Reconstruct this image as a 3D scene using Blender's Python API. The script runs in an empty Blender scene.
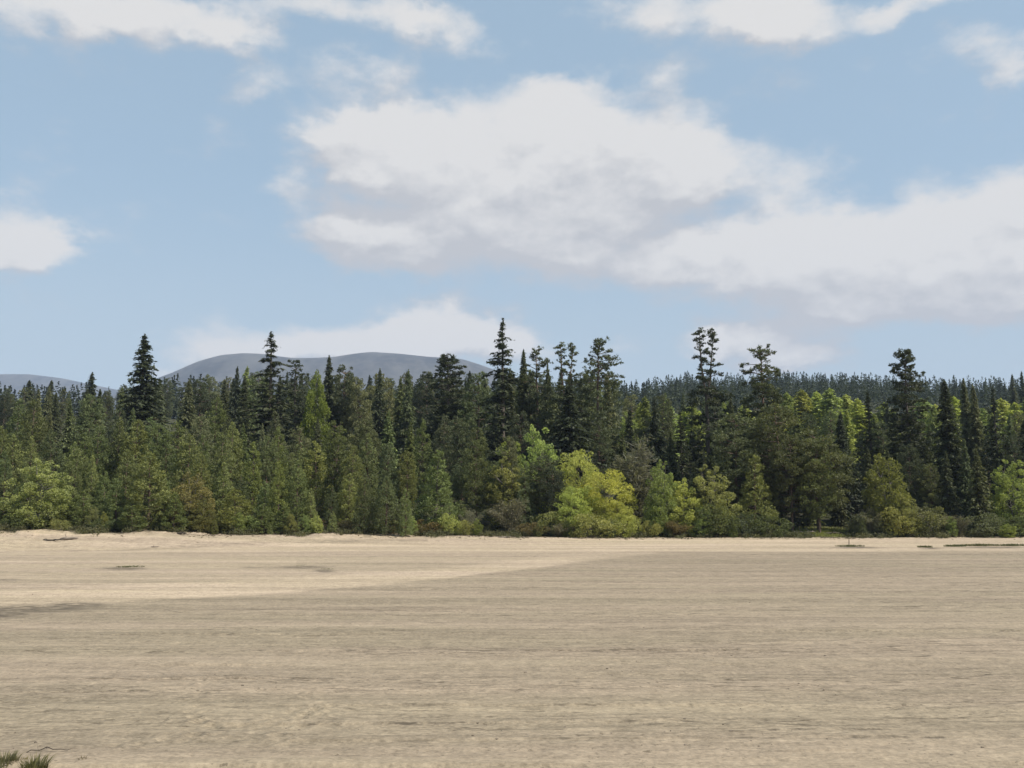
import bpy, math, random
import numpy as np

C = bpy.context.scene
COL = C.collection
rng = np.random.default_rng(11)
random.seed(11)

# ------------------------------------------------------------------ camera
F = 900.0            # focal length in pixels of the 1024 px wide photograph
EYE = 5.0            # eye height above the sand
HOR = 500.0          # row of the horizon
PITCH = math.atan((HOR - 384.0) / F)
cam = bpy.data.cameras.new('camera')
cam.sensor_width = 36.0
cam.lens = F / 1024.0 * 36.0
cam.clip_start = 0.1
cam.clip_end = 30000.0
camo = bpy.data.objects.new('camera', cam)
COL.objects.link(camo)
camo.location = (0, 0, EYE)
camo.rotation_euler = (math.radians(90) + PITCH, 0, 0)
C.camera = camo

# ------------------------------------------------------------------ light
SUN_EL = math.radians(49)
SUN_AZ = math.radians(114)      # clockwise from +Y (away from the camera): from the right
C.view_settings.view_transform = 'Standard'
C.view_settings.look = 'None'
C.view_settings.gamma = 1.0
C.view_settings.exposure = 0.70
C.view_settings.use_curve_mapping = False
sd = bpy.data.lights.new('sun', 'SUN')
sd.energy = 4.1
sd.angle = math.radians(0.5)
sd.color = (1.0, 0.95, 0.87)
so = bpy.data.objects.new('sun', sd)
COL.objects.link(so)
so.rotation_euler = (math.radians(90) - SUN_EL, 0, math.pi - SUN_AZ)

C.render.engine = 'CYCLES'
C.cycles.max_bounces = 5
C.cycles.diffuse_bounces = 3
C.cycles.glossy_bounces = 2
C.cycles.transmission_bounces = 3
C.cycles.volume_bounces = 0
C.cycles.use_denoising = True
C.cycles.sample_clamp_indirect = 8.0


def ray(px, py):
    xc, yc = (px - 512.0) / F, (384.0 - py) / F
    c, s = math.cos(PITCH), math.sin(PITCH)
    return np.array([xc, c - yc * s, s + yc * c])


def at(px, py, Y):
    d = ray(px, py)
    return np.array([0, 0, EYE]) + d * (Y / d[1])


# ------------------------------------------------------------------ world: sky and cumulus
class NT:
    def __init__(self, tree):
        self.t = tree

    def n(self, typ, **kw):
        nd = self.t.nodes.new(typ)
        for k, v in kw.items():
            setattr(nd, k, v)
        return nd

    def l(self, a, b):
        self.t.links.new(a, b)

    def _in(self, sock, v):
        if isinstance(v, bpy.types.NodeSocket):
            self.l(v, sock)
        else:
            sock.default_value = v

    def math(self, op, a, b=None, c=None, clamp=False):
        nd = self.n('ShaderNodeMath', operation=op)
        nd.use_clamp = clamp
        self._in(nd.inputs[0], a)
        if b is not None:
            self._in(nd.inputs[1], b)
        if c is not None:
            self._in(nd.inputs[2], c)
        return nd.outputs[0]

    def vmath(self, op, a, b=None, c=None):
        nd = self.n('ShaderNodeVectorMath', operation=op)
        self._in(nd.inputs[0], a)
        if b is not None:
            self._in(nd.inputs[1], b)
        if c is not None:
            self._in(nd.inputs[2], c)
        return nd.outputs[1] if op in ('LENGTH', 'DISTANCE', 'DOT_PRODUCT') else nd.outputs[0]

    def mrange(self, v, a, b, c=0.0, d=1.0, smooth=True):
        nd = self.n('ShaderNodeMapRange')
        nd.interpolation_type = 'SMOOTHSTEP' if smooth else 'LINEAR'
        nd.clamp = True
        self._in(nd.inputs[0], v)
        for i, x in enumerate((a, b, c, d)):
            self._in(nd.inputs[i + 1], x)
        return nd.outputs[0]

    def mix(self, f, a, b, blend='MIX'):
        nd = self.n('ShaderNodeMix', data_type='RGBA', blend_type=blend)
        self._in(nd.inputs[0], f)
        self._in(nd.inputs[6], a)
        self._in(nd.inputs[7], b)
        return nd.outputs[2]

    def noise(self, vec, scale, detail=4.0, rough=0.5, color=False, dist=0.0):
        nd = self.n('ShaderNodeTexNoise')
        if vec is not None:
            self.l(vec, nd.inputs['Vector'])
        nd.inputs['Scale'].default_value = scale
        nd.inputs['Detail'].default_value = detail
        nd.inputs['Roughness'].default_value = rough
        nd.inputs['Distortion'].default_value = dist
        return nd.outputs['Color'] if color else nd.outputs[0]


def sky_dir(px, py):
    d = ray(px, py)
    return math.atan2(d[0], d[1]), math.asin(d[2] / np.linalg.norm(d))


# centre x, y, half width, half height, weight - the cumulus over the wood
CLOUDS = [
    # top left bank
    (60, 8, 110, 34, .8), (150, 14, 120, 38, .9), (235, 28, 70, 34, .9), (10, 30, 40, 40, .45),
    # streak at top
    (330, 2, 140, 18, .6), (430, 20, 60, 26, .7), (465, 44, 44, 26, .55), (400, 30, 40, 30, .3),
    # thin wisps
    (262, 92, 60, 30, .62), (350, 78, 80, 34, .50), (385, 66, 40, 24, .3),
    # great cloud, left lobe
    (350, 142, 70, 40, 1.3), (355, 178, 80, 34, .6), (400, 134, 70, 30, .6), (430, 150, 110, 56, 1.05), (520, 160, 110, 80, 1.1), (575, 130, 70, 46, .9),
    (650, 150, 90, 56, 1.0), (710, 158, 75, 46, .9), (600, 210, 150, 70, 1.1), (500, 235, 150, 50, .85),
    (325, 222, 55, 30, .8), (395, 245, 90, 36, .9), (280, 185, 30, 26, .5), (430, 200, 60, 44, .75), (362, 222, 60, 40, .45),
    (560, 268, 130, 34, .6), (660, 95, 40, 30, .4), (555, 92, 90, 18, .45),
    # right mass
    (800, 225, 90, 56, .95), (760, 258, 120, 48, 1.0), (850, 262, 120, 56, 1.0), (690, 265, 90, 40, .8),
    (960, 215, 90, 50, .95), (1010, 200, 60, 40, .8), (930, 250, 110, 60, .9), (1000, 270, 110, 60, .9),
    (900, 305, 150, 36, .85), (820, 300, 120, 30, .55), (1020, 310, 90, 26, .7), (790, 165, 60, 40, .35),
    (1100, 250, 120, 90, .9),
    # top right
    (640, 8, 60, 36, .6), (740, 12, 120, 36, 1.0), (800, 22, 70, 30, .8), (880, 20, 50, 24, .5), (950, 0, 110, 16, .7),
    (1010, 75, 50, 34, .75), (960, 50, 60, 24, .4), (660, 70, 70, 30, .35), (770, 78, 60, 26, .3),
    # left puff
    (22, 234, 66, 42, 1.25), (58, 244, 42, 28, .9), (-40, 240, 70, 36, .9), (95, 244, 26, 14, .3),
    # low band behind the mountain
    (435, 318, 50, 30, .6), (440, 333, 80, 46, 1.15), (500, 336, 60, 34, .9), (370, 348, 110, 32, .95), (280, 343, 120, 30, .85),
    (200, 350, 90, 26, .3), (165, 372, 40, 16, .6), (520, 350, 60, 26, .5),
    # low right
    (770, 348, 85, 36, 1.1), (705, 338, 45, 24, .9), (820, 362, 60, 20, .6), (620, 345, 60, 18, .3),
    # beyond the frame
    (-300, 120, 220, 90, 1.0), (1350, 90, 200, 80, 1.0), (300, -150, 220, 90, 1.0), (800, -190, 260, 80, .9), (-250, 330, 160, 50, .9),
]
world = bpy.data.worlds.new('World')
C.world = world
world.use_nodes = True
wt = world.node_tree
wt.nodes.clear()

grp = bpy.data.node_groups.new('cloud_density', 'ShaderNodeTree')
grp.interface.new_socket('Vector', in_out='INPUT', socket_type='NodeSocketVector')
grp.interface.new_socket('Density', in_out='OUTPUT', socket_type='NodeSocketFloat')
g = NT(grp)
gi, go = g.n('NodeGroupInput'), g.n('NodeGroupOutput')
acc = None
for (cx, cy, rx, ry, w) in CLOUDS:
    az, el = sky_dir(cx, cy)
    k = 1.0 / (1.0 + ((cx - 512) / F) ** 2)
    sx, sy = 1.25 * rx / F * k, 1.25 * ry / F * math.sqrt(k)
    v = g.vmath('MULTIPLY_ADD', gi.outputs[0], (1 / sx, 1 / sy, 0), (-az / sx, -el / sy, 0))
    ln = g.vmath('LENGTH', v)
    f = g.mrange(ln, 0.0, 1.0, w, 0.0)
    acc = f if acc is None else g.math('ADD', acc, f)
g.l(acc, go.inputs[0])

W = NT(wt)
tc = W.n('ShaderNodeTexCoord')
sep = W.n('ShaderNodeSeparateXYZ')
W.l(tc.outputs['Generated'], sep.inputs[0])
azn = W.math('ARCTAN2', sep.outputs[0], sep.outputs[1])
eln = W.math('ARCSINE', sep.outputs[2])
cb = W.n('ShaderNodeCombineXYZ')
W.l(azn, cb.inputs[0])
W.l(eln, cb.inputs[1])
flat = W.vmath('MULTIPLY', cb.outputs[0], (1.0, 1.7, 1.0))
w1 = W.vmath('SUBTRACT', W.noise(flat, 9.0, 3.0, 0.5, color=True), (0.5, 0.5, 0.5))
w2 = W.vmath('SUBTRACT', W.noise(flat, 34.0, 5.0, 0.6, color=True), (0.5, 0.5, 0.5))
p = W.vmath('MULTIPLY_ADD', w1, (0.075, 0.045, 0), cb.outputs[0])
p = W.vmath('MULTIPLY_ADD', w2, (0.038, 0.028, 0), p)


def dens(off):
    gn = W.n('ShaderNodeGroup')
    gn.node_tree = grp
    W.l(W.vmath('ADD', p, (off[0], off[1], 0)) if off != (0, 0) else p, gn.inputs[0])
    return gn.outputs[0]




def full(off):
    """cloud density at the view direction moved by off (towards the sun side and up)"""
    v = W.vmath('ADD', p, (off[0], off[1], 0))
    gn = W.n('ShaderNodeGroup')
    gn.node_tree = grp
    W.l(v, gn.inputs[0])
    vv = W.vmath('ADD', flat, (off[0], off[1] * 1.7, 0))
    f1 = W.noise(vv, 13.0, 9.0, 0.60)
    d = W.math('ADD', W.math('MINIMUM', gn.outputs[0], 1.3), W.math('MULTIPLY', W.math('SUBTRACT', f1, 0.5), 1.75))
    return gn.outputs[0], d


d0, dn = full((0, 0))
d1, dn1 = full((0.010, 0.026))
d2, dn2 = full((0.012, 0.070))
alpha = W.mrange(dn, 0.06, 1.02, 0.0, 1.0)
alpha = W.math('MULTIPLY', alpha, 0.95)
lit = W.math('MULTIPLY_ADD', W.math('SUBTRACT', dn, dn1), 1.15, 0.46)
lit = W.math('MULTIPLY_ADD', W.math('SUBTRACT', d0, d2), 0.42, lit)
b0 = W.noise(W.vmath('MULTIPLY_ADD', w2, (0.03, 0.03, 0), flat), 36.0, 5.0, 0.55)
b1 = W.noise(W.vmath('MULTIPLY_ADD', w2, (0.03, 0.03, 0), W.vmath('ADD', flat, (0.005, 0.016, 0))), 36.0, 5.0, 0.55)
lit = W.math('MULTIPLY_ADD', W.math('SUBTRACT', b0, b1), 0.85, lit, clamp=True)
SKY_STR = 0.105
sky = W.n('ShaderNodeTexSky', sky_type='NISHITA')
sky.sun_disc = False
sky.sun_elevation = SUN_EL
sky.sun_rotation = SUN_AZ
sky.altitude = 300
sky.air_density = 1.0
sky.dust_density = 1.6
sky.ozone_density = 0.6
ccol = W.mix(lit, (0.350 / SKY_STR, 0.350 / SKY_STR, 0.360 / SKY_STR, 1), (0.495 / SKY_STR, 0.483 / SKY_STR, 0.468 / SKY_STR, 1))
skyc = W.mix(1.0, sky.outputs[0], (1.10, 1.04, 0.93, 1), 'MULTIPLY')
skyc = W.mix(0.70, skyc, (0.245 / SKY_STR, 0.335 / SKY_STR, 0.415 / SKY_STR, 1))
veil = W.mrange(eln, 0.05, 0.36, 0.65, 0.0)
skyc = W.mix(veil, skyc, (0.330 / SKY_STR, 0.380 / SKY_STR, 0.410 / SKY_STR, 1))
fin = W.mix(alpha, skyc, ccol)
bg = W.n('ShaderNodeBackground')
bg.inputs[1].default_value = SKY_STR
W.l(fin, bg.inputs[0])
wo = W.n('ShaderNodeOutputWorld')
W.l(bg.outputs[0], wo.inputs[0])


# ------------------------------------------------------------------ noise and mesh helpers
_perm = np.random.default_rng(3).random((256, 256))


def vnoise(x, y):
    xi, yi = np.floor(x).astype(np.int64), np.floor(y).astype(np.int64)
    fx, fy = x - xi, y - yi
    fx, fy = fx * fx * (3 - 2 * fx), fy * fy * (3 - 2 * fy)
    a, b = xi & 255, (xi + 1) & 255
    c, d = yi & 255, (yi + 1) & 255
    return (_perm[a, c] * (1 - fx) + _perm[b, c] * fx) * (1 - fy) + (_perm[a, d] * (1 - fx) + _perm[b, d] * fx) * fy


def fbm(x, y, o=4):
    s, a, t = 0, 0.5, 0
    for k in range(o):
        s = s + a * vnoise(x * 2 ** k + 17.3 * k, y * 2 ** k + 9.1 * k)
        t += a
        a *= 0.5
    return s / t


def sstep(a, b, x):
    t = np.clip((x - a) / (b - a), 0, 1)
    return t * t * (3 - 2 * t)


def mesh_np(name, V, Q, smooth=False, tint=None, color=None, mat=None):
    me = bpy.data.meshes.new(name)
    V = np.ascontiguousarray(V, dtype=np.float32)
    Q = np.ascontiguousarray(Q, dtype=np.int32)
    me.vertices.add(len(V))
    me.vertices.foreach_set('co', V.ravel())
    k = Q.shape[1]
    me.loops.add(Q.size)
    me.loops.foreach_set('vertex_index', Q.ravel())
    me.polygons.add(len(Q))
    me.polygons.foreach_set('loop_start', np.arange(0, Q.size, k, dtype=np.int32))
    me.polygons.foreach_set('loop_total', np.full(len(Q), k, dtype=np.int32))
    me.polygons.foreach_set('use_smooth', np.full(len(Q), smooth, dtype=bool))
    if tint is not None:
        a = me.attributes.new('tint', 'FLOAT', 'POINT')
        a.data.foreach_set('value', np.ascontiguousarray(tint, dtype=np.float32))
    if color is not None:
        a = me.attributes.new('zone', 'FLOAT_COLOR', 'POINT')
        a.data.foreach_set('color', np.ascontiguousarray(color, dtype=np.float32).ravel())
    if mat is not None:
        me.materials.append(mat)
    me.update(calc_edges=True)
    return me


def link(name, data, parent=None, loc=None):
    o = bpy.data.objects.new(name, data)
    COL.objects.link(o)
    if parent is not None:
        o.parent = parent
    if loc is not None:
        o.location = loc
    return o


def tag(o, label, cat, group=None, kind=None):
    o['label'] = label
    o['category'] = cat
    if group:
        o['group'] = group
    if kind:
        o['kind'] = kind


def setting(o, kind='structure', label=None):
    o['kind'] = kind
    if label:
        o['label'] = label


class MB:
    def __init__(self):
        self.V, self.Q, self.T, self.n = [], [], [], 0

    def add(self, V, Q, tint=0.5):
        V = np.asarray(V, float)
        self.V.append(V)
        self.Q.append(np.asarray(Q) + self.n)
        self.T.append(np.broadcast_to(np.asarray(tint, float), (len(V),)))
        self.n += len(V)

    def tube(self, pts, rad, k=6, tint=0.5, cap=True):
        pts = np.asarray(pts, float)
        m = len(pts)
        tg = np.gradient(pts, axis=0)
        tg /= np.linalg.norm(tg, axis=1)[:, None] + 1e-9
        ref = np.where(np.abs(tg[:, 2:3]) > 0.9, np.array([[1.0, 0, 0]]), np.array([[0, 0, 1.0]]))
        s = np.cross(tg, ref)
        s /= np.linalg.norm(s, axis=1)[:, None] + 1e-9
        b = np.cross(tg, s)
        ang = np.linspace(0, 2 * np.pi, k, endpoint=False)
        r = np.asarray(rad, float)[:, None, None]
        V = pts[:, None, :] + r * (np.cos(ang)[None, :, None] * s[:, None, :] + np.sin(ang)[None, :, None] * b[:, None, :])
        V = V.reshape(-1, 3)
        i, j = np.meshgrid(np.arange(m - 1), np.arange(k), indexing='ij')
        j2 = (j + 1) % k
        Q = np.stack([i * k + j, i * k + j2, (i + 1) * k + j2, (i + 1) * k + j], -1).reshape(-1, 4)
        self.add(V, Q, tint)

    def leaves(self, Cn, A, S, la, lb, tint):
        la = np.broadcast_to(np.asarray(la, float), (len(Cn),))[:, None] * 0.5
        lb = np.broadcast_to(np.asarray(lb, float), (len(Cn),))[:, None] * 0.5
        V = np.stack([Cn - A * la, Cn + S * lb - A * la * .15, Cn + A * la, Cn - S * lb - A * la * .15], 1).reshape(-1, 3)
        Q = np.arange(len(Cn) * 4).reshape(-1, 4)
        self.add(V, Q, np.repeat(tint, 4))

    def mesh(self, name, mat, smooth=False):
        return mesh_np(name, np.concatenate(self.V), np.concatenate(self.Q), smooth, np.concatenate(self.T), None, mat)


def unit(n, r):
    v = r.normal(size=(n, 3))
    return v / (np.linalg.norm(v, axis=1)[:, None] + 1e-9)


def norm(v):
    return v / (np.linalg.norm(v, axis=1)[:, None] + 1e-9)


# ------------------------------------------------------------------ materials
def new_mat(name):
    m = bpy.data.materials.new(name)
    m.use_nodes = True
    m.node_tree.nodes.clear()
    t = NT(m.node_tree)
    out = t.n('ShaderNodeOutputMaterial')
    return m, t, out


def foliage_mat(name='foliage', trans=0.30, spread=(0.55, 1.5)):
    m, t, out = new_mat(name)
    oi = t.n('ShaderNodeObjectInfo')
    at_ = t.n('ShaderNodeAttribute', attribute_name='tint')
    geo = t.n('ShaderNodeNewGeometry')
    hs = t.n('ShaderNodeHueSaturation')
    t.l(oi.outputs['Color'], hs.inputs['Color'])
    t.l(t.math('MULTIPLY_ADD', oi.outputs['Random'], 0.03, 0.485), hs.inputs['Hue'])
    t.l(t.math('MULTIPLY_ADD', oi.outputs['Random'], -0.2, 1.05), hs.inputs['Saturation'])
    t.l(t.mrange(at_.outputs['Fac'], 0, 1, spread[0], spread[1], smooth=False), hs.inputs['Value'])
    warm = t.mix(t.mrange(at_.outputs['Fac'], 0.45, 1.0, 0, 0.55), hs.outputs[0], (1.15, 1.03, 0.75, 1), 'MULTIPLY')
    b = t.n('ShaderNodeBsdfPrincipled')
    t.l(warm, b.inputs['Base Color'])
    b.inputs['Roughness'].default_value = 0.62
    b.inputs['Specular IOR Level'].default_value = 0.25
    tr = t.n('ShaderNodeBsdfTranslucent')
    t.l(t.mix(1.0, warm, (1.15, 1.2, 0.7, 1), 'MULTIPLY'), tr.inputs[0])
    mx = t.n('ShaderNodeMixShader')
    mx.inputs[0].default_value = trans
    t.l(b.outputs[0], mx.inputs[1])
    t.l(tr.outputs[0], mx.inputs[2])
    t.l(mx.outputs[0], out.inputs[0])
    return m


def bark_mat():
    m, t, out = new_mat('bark')
    oi = t.n('ShaderNodeObjectInfo')
    tcx = t.n('ShaderNodeTexCoord')
    v = t.vmath('MULTIPLY', tcx.outputs['Object'], (3.0, 3.0, 0.8))
    nz = t.noise(v, 2.5, 5.0, 0.6)
    c = t.mix(1.0, oi.outputs['Color'], t.mix(nz, (0.35, 0.35, 0.35, 1), (1.6, 1.55, 1.5, 1)), 'MULTIPLY')
    b = t.n('ShaderNodeBsdfPrincipled')
    t.l(c, b.inputs['Base Color'])
    b.inputs['Roughness'].default_value = 0.9
    bp = t.n('ShaderNodeBump')
    bp.inputs['Strength'].default_value = 0.6
    bp.inputs['Distance'].default_value = 0.05
    t.l(nz, bp.inputs['Height'])
    t.l(bp.outputs[0], b.inputs['Normal'])
    t.l(b.outputs[0], out.inputs[0])
    return m


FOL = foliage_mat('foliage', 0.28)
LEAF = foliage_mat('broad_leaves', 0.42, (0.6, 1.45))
BARK = bark_mat()


def sand_mat():
    m, t, out = new_mat('sand_ground')
    zc = t.n('ShaderNodeAttribute', attribute_name='zone')
    sp = t.n('ShaderNodeSeparateColor')
    t.l(zc.outputs['Color'], sp.inputs[0])
    tcx = t.n('ShaderNodeTexCoord')
    ob = tcx.outputs['Object']
    s1 = t.noise(t.vmath('MULTIPLY', ob, (0.018, 0.42, 1)), 1.0, 4.0, 0.6, dist=0.4)
    s2 = t.noise(t.vmath('MULTIPLY', ob, (0.10, 1.9, 1)), 1.0, 5.0, 0.65, dist=0.3)
    s3 = t.noise(t.vmath('MULTIPLY', ob, (1.1, 3.2, 1)), 1.0, 6.0, 0.7)
    s4 = t.noise(t.vmath('MULTIPLY', ob, (7.0, 10.0, 1)), 1.0, 4.0, 0.7)
    fac = t.math('MULTIPLY_ADD', t.math('SUBTRACT', s1, 0.5), 0.80, 1.0)
    fac = t.math('MULTIPLY_ADD', t.math('SUBTRACT', s2, 0.5), 0.62, fac)
    fac = t.math('MULTIPLY_ADD', t.math('SUBTRACT', s3, 0.5), 0.95, fac)
    fac = t.math('MULTIPLY_ADD', t.math('SUBTRACT', s4, 0.5), 1.5, fac)
    s5 = t.noise(t.vmath('MULTIPLY', ob, (2.2, 1.1, 1)), 1.0, 3.0, 0.75)
    fac = t.math('MULTIPLY_ADD', t.math('SUBTRACT', s5, 0.5), 0.60, fac)
    hue = t.noise(t.vmath('MULTIPLY', ob, (0.03, 0.25, 1)), 1.0, 3.0, 0.5)
    damp = t.mix(t.mrange(hue, 0.35, 0.65), (0.240, 0.195, 0.134, 1), (0.252, 0.200, 0.142, 1))
    dry = t.mix(t.mrange(hue, 0.35, 0.65), (0.350, 0.280, 0.192, 1), (0.375, 0.294, 0.212, 1))
    sand = t.mix(sp.outputs[0], damp, dry)
    sand = t.mix(1.0, sand, t.n('ShaderNodeCombineXYZ').outputs[0], 'MULTIPLY') if False else sand
    vm = t.n('ShaderNodeVectorMath', operation='SCALE')
    t.l(sand, vm.inputs[0])
    t.l(fac, vm.inputs[3])
    # scattered dark grit and twig crumbs
    gr = t.noise(t.vmath('MULTIPLY', ob, (4.5, 5.0, 1)), 1.0, 4.0, 0.70)
    gp = t.noise(t.vmath('MULTIPLY', ob, (0.12, 0.5, 1)), 1.0, 3.0, 0.6)
    gm = t.math('MULTIPLY', t.mrange(gr, 0.59, 0.66), t.mrange(gp, 0.38, 0.60))
    col = t.mix(t.math('MULTIPLY', gm, 0.9), vm.outputs[0], (0.12, 0.095, 0.065, 1))
    # wave-cut furrows: thin broken edges, their shade painted into the sand colour
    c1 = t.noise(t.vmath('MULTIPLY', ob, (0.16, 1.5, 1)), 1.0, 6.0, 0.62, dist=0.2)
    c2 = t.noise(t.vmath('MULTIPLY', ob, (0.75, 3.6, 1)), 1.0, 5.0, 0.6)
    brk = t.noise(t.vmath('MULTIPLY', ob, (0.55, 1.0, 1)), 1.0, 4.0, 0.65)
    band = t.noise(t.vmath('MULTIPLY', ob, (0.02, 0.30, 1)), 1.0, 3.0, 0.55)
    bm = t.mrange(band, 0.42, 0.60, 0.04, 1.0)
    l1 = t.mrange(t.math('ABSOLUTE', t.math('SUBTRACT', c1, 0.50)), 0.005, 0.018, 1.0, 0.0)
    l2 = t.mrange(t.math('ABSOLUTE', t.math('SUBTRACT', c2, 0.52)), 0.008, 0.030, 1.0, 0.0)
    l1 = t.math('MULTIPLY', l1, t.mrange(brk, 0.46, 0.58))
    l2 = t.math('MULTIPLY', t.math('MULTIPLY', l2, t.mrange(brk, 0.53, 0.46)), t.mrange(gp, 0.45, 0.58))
    fur_shade = t.math('MULTIPLY', t.math('MAXIMUM', t.math('MULTIPLY', l1, 0.80), t.math('MULTIPLY', l2, 0.60)), bm)
    fur_shade = t.math('MULTIPLY', fur_shade, t.mrange(sp.outputs[0], 0.1, 0.4, 1.0, 0.25))
    col = t.mix(fur_shade, col, (0.085, 0.066, 0.045, 1))
    # weed and damp silt patches, plus the shade painted along the steps
    wn = t.noise(t.vmath('MULTIPLY', ob, (1.2, 3.0, 1)), 1.0, 5.0, 0.7)
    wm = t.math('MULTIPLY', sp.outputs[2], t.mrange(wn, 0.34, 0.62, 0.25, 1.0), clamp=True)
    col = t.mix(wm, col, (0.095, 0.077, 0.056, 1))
    # floor of the wood
    fn = t.noise(ob, 0.6, 5.0, 0.65)
    fl = t.mix(t.mrange(fn, 0.35, 0.7), (0.030, 0.026, 0.016, 1), (0.075, 0.080, 0.030, 1))
    col = t.mix(sp.outputs[1], col, fl)
    al = zc.outputs['Alpha']
    gl = t.mix(t.mrange(fn, 0.35, 0.65), (0.10, 0.12, 0.03, 1), (0.20, 0.20, 0.06, 1))
    col = t.mix(al, col, gl)
    b = t.n('ShaderNodeBsdfPrincipled')
    t.l(col, b.inputs['Base Color'])
    b.inputs['Roughness'].default_value = 0.9
    b.inputs['Specular IOR Level'].default_value = 0.15
    h = t.math('MULTIPLY_ADD', s3, 0.6, t.math('MULTIPLY', s4, 0.4))
    rip = t.noise(t.vmath('MULTIPLY', ob, (0.5, 4.0, 1)), 1.0, 4.0, 0.6)
    h = t.math('ADD', h, t.math('MULTIPLY', rip, 0.8))
    h = t.math('ADD', h, t.math('MULTIPLY', t.math('MULTIPLY', t.mrange(c1, 0.485, 0.515), bm), 0.7))
    h = t.math('ADD', h, t.math('MULTIPLY', t.math('MULTIPLY', t.mrange(c2, 0.49, 0.55), bm), 0.35))
    bp = t.n('ShaderNodeBump')
    bp.inputs['Strength'].default_value = 0.55
    bp.inputs['Distance'].default_value = 0.10
    t.l(h, bp.inputs['Height'])
    t.l(bp.outputs[0], b.inputs['Normal'])
    t.l(b.outputs[0], out.inputs[0])
    return m


# ------------------------------------------------------------------ ground
def pxof(x, y):
    return np.clip(512 + F * x / np.maximum(y, 20.0), -3000, 4000)


def y_shore(x, y):
    return np.interp(pxof(x, y), [-1500, -400, 0, 250, 480, 700, 1024, 2500], [80, 88, 91, 96, 104, 105, 106, 110])


def y_front(x, y):
    return y_shore(x, y) + 12.0


def ground_h(x, y, fine=True):
    x, y = np.asarray(x, float), np.asarray(y, float)
    px = pxof(x, y)
    ys = y_shore(x, y)
    zb = np.interp(px, [-800, 0, 140, 300, 480, 620, 1024], [1.6, 1.5, 1.35, 0.85, 0.45, 0.30, 0.30])
    dn = (fbm(x * 0.16 + 40, y * 0.10, 3) - 0.5) * 1.3 * zb * 0.8
    rise = sstep(ys + dn * 3 - 1.5, ys + 10.5 + dn * 4, y)
    z = zb * rise + dn * rise * 0.35
    lip = np.interp(px, [-300, 300, 480, 600], [1, 1, .35, 0])
    cut = ys + 8.2 + (fbm(x * .45 + 3, y * 0 + 2, 4) - .5) * 4.0
    z = z + lip * .26 * sstep(cut, cut + .5, y) * sstep(.36, .55, fbm(x * .2 + 31, y * 0, 3))
    z = z + lip * (fbm(x * .8, y * .8, 3) - .5) * .28 * rise
    d = np.maximum(0, y - (ys + 12))
    w = np.interp(px, [560, 690, 850, 960, 1100], [0, 1.0, 0.97, 0.72, 0.62])
    cap = 300 + 320 * w
    dd = np.minimum(d, cap)
    z = z + 0.138 * dd + 0.018 * np.maximum(0, dd - 80) * w
    z = z - 0.05 * np.clip(d - cap - 80, 0, 900)
    z = z + (fbm(x * 0.02, y * 0.02, 3) - 0.5) * np.minimum(3.0, 0.03 * d)
    return np.where(y > 40, z, 0.0)


STEPS = [(17.9, .05, 1.), (18.9, .04, 2.3), (19.6, .03, 5.1), (21.2, .03, 3.3), (22.9, .05, 7.9), (24.6, .03, 4.4),
         (26.3, .05, 9.2), (28.5, .05, 6.1), (31.0, .05, 11.), (35.0, .05, 13.), (16.9, .05, 15.), (20.4, .03, 17.)]


def step_line(x, yy, ph):
    line = yy + (fbm(x * 0.06 + ph * 9, x * 0 + ph, 5) - 0.5) * 0.7 + x * 0.012
    return line, sstep(0.46, 0.62, fbm(x * 0.16 + ph * 3, x * 0 + ph * 7, 3))


def fine_relief(x, y):
    """low swells, rake lines, little wave-cut steps and footprints of the sand flat"""
    h = (fbm(x * 0.035, y * 0.22, 4) - 0.5) * 0.20
    h += (fbm(x * 0.25 + 7, y * 1.5, 4) - 0.5) * 0.085
    h += (fbm(x * 0.8 + 3, y * 4.0, 3) - 0.5) * 0.04 * sstep(.4, .6, fbm(x * .06, y * .4 + 5, 3))
    h += (fbm(x * 2.2, y * 3.2 + 3, 3) - 0.5) * 0.035
    for (yy, amp, ph) in STEPS:
        line, m = step_line(x, yy, ph)
        h += amp * m * (sstep(line - 0.04, line + 0.05, y) - sstep(line + 0.1, line + 1.3, y))
    return h


def footprints(x, y):
    r = np.random.default_rng(5)
    h = np.zeros_like(x)
    for (a, b, n) in [((190, 680), (212, 735), 22), ((318, 690), (282, 745), 26), ((640, 640), (560, 690), 16), ((120, 745), (330, 712), 26)]:
        for i in range(n):
            t = i / (n - 1)
            qx = a[0] + (b[0] - a[0]) * t + r.normal() * 9
            qy = a[1] + (b[1] - a[1]) * t + r.normal() * 3
            d = ray(qx, qy)
            s = -EYE / d[2]
            cx, cy = d[0] * s, d[1] * s
            sel = (np.abs(x - cx) < 0.6) & (np.abs(y - cy) < 0.6)
            if not sel.any():
                continue
            q = ((x[sel] - cx) / 0.15) ** 2 + ((y[sel] - cy) / 0.13) ** 2
            h[sel] += -0.026 * np.exp(-q) + 0.010 * np.exp(-((np.sqrt(q) - 1.6) ** 2) * 3)
    return h


rows = [HOR + 400.0]
ys_ = []
v = 620.0
while v > 0.62:
    ys_.append(EYE * F / v)
    v -= (0.55 if v < 150 else 0.36) if v < 300 else 6.0
ys_ += list(np.geomspace(ys_[-1] * 1.02, 9500, 70)) if ys_[-1] < 9000 else []
rr = np.array(sorted(set(ys_)))
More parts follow.
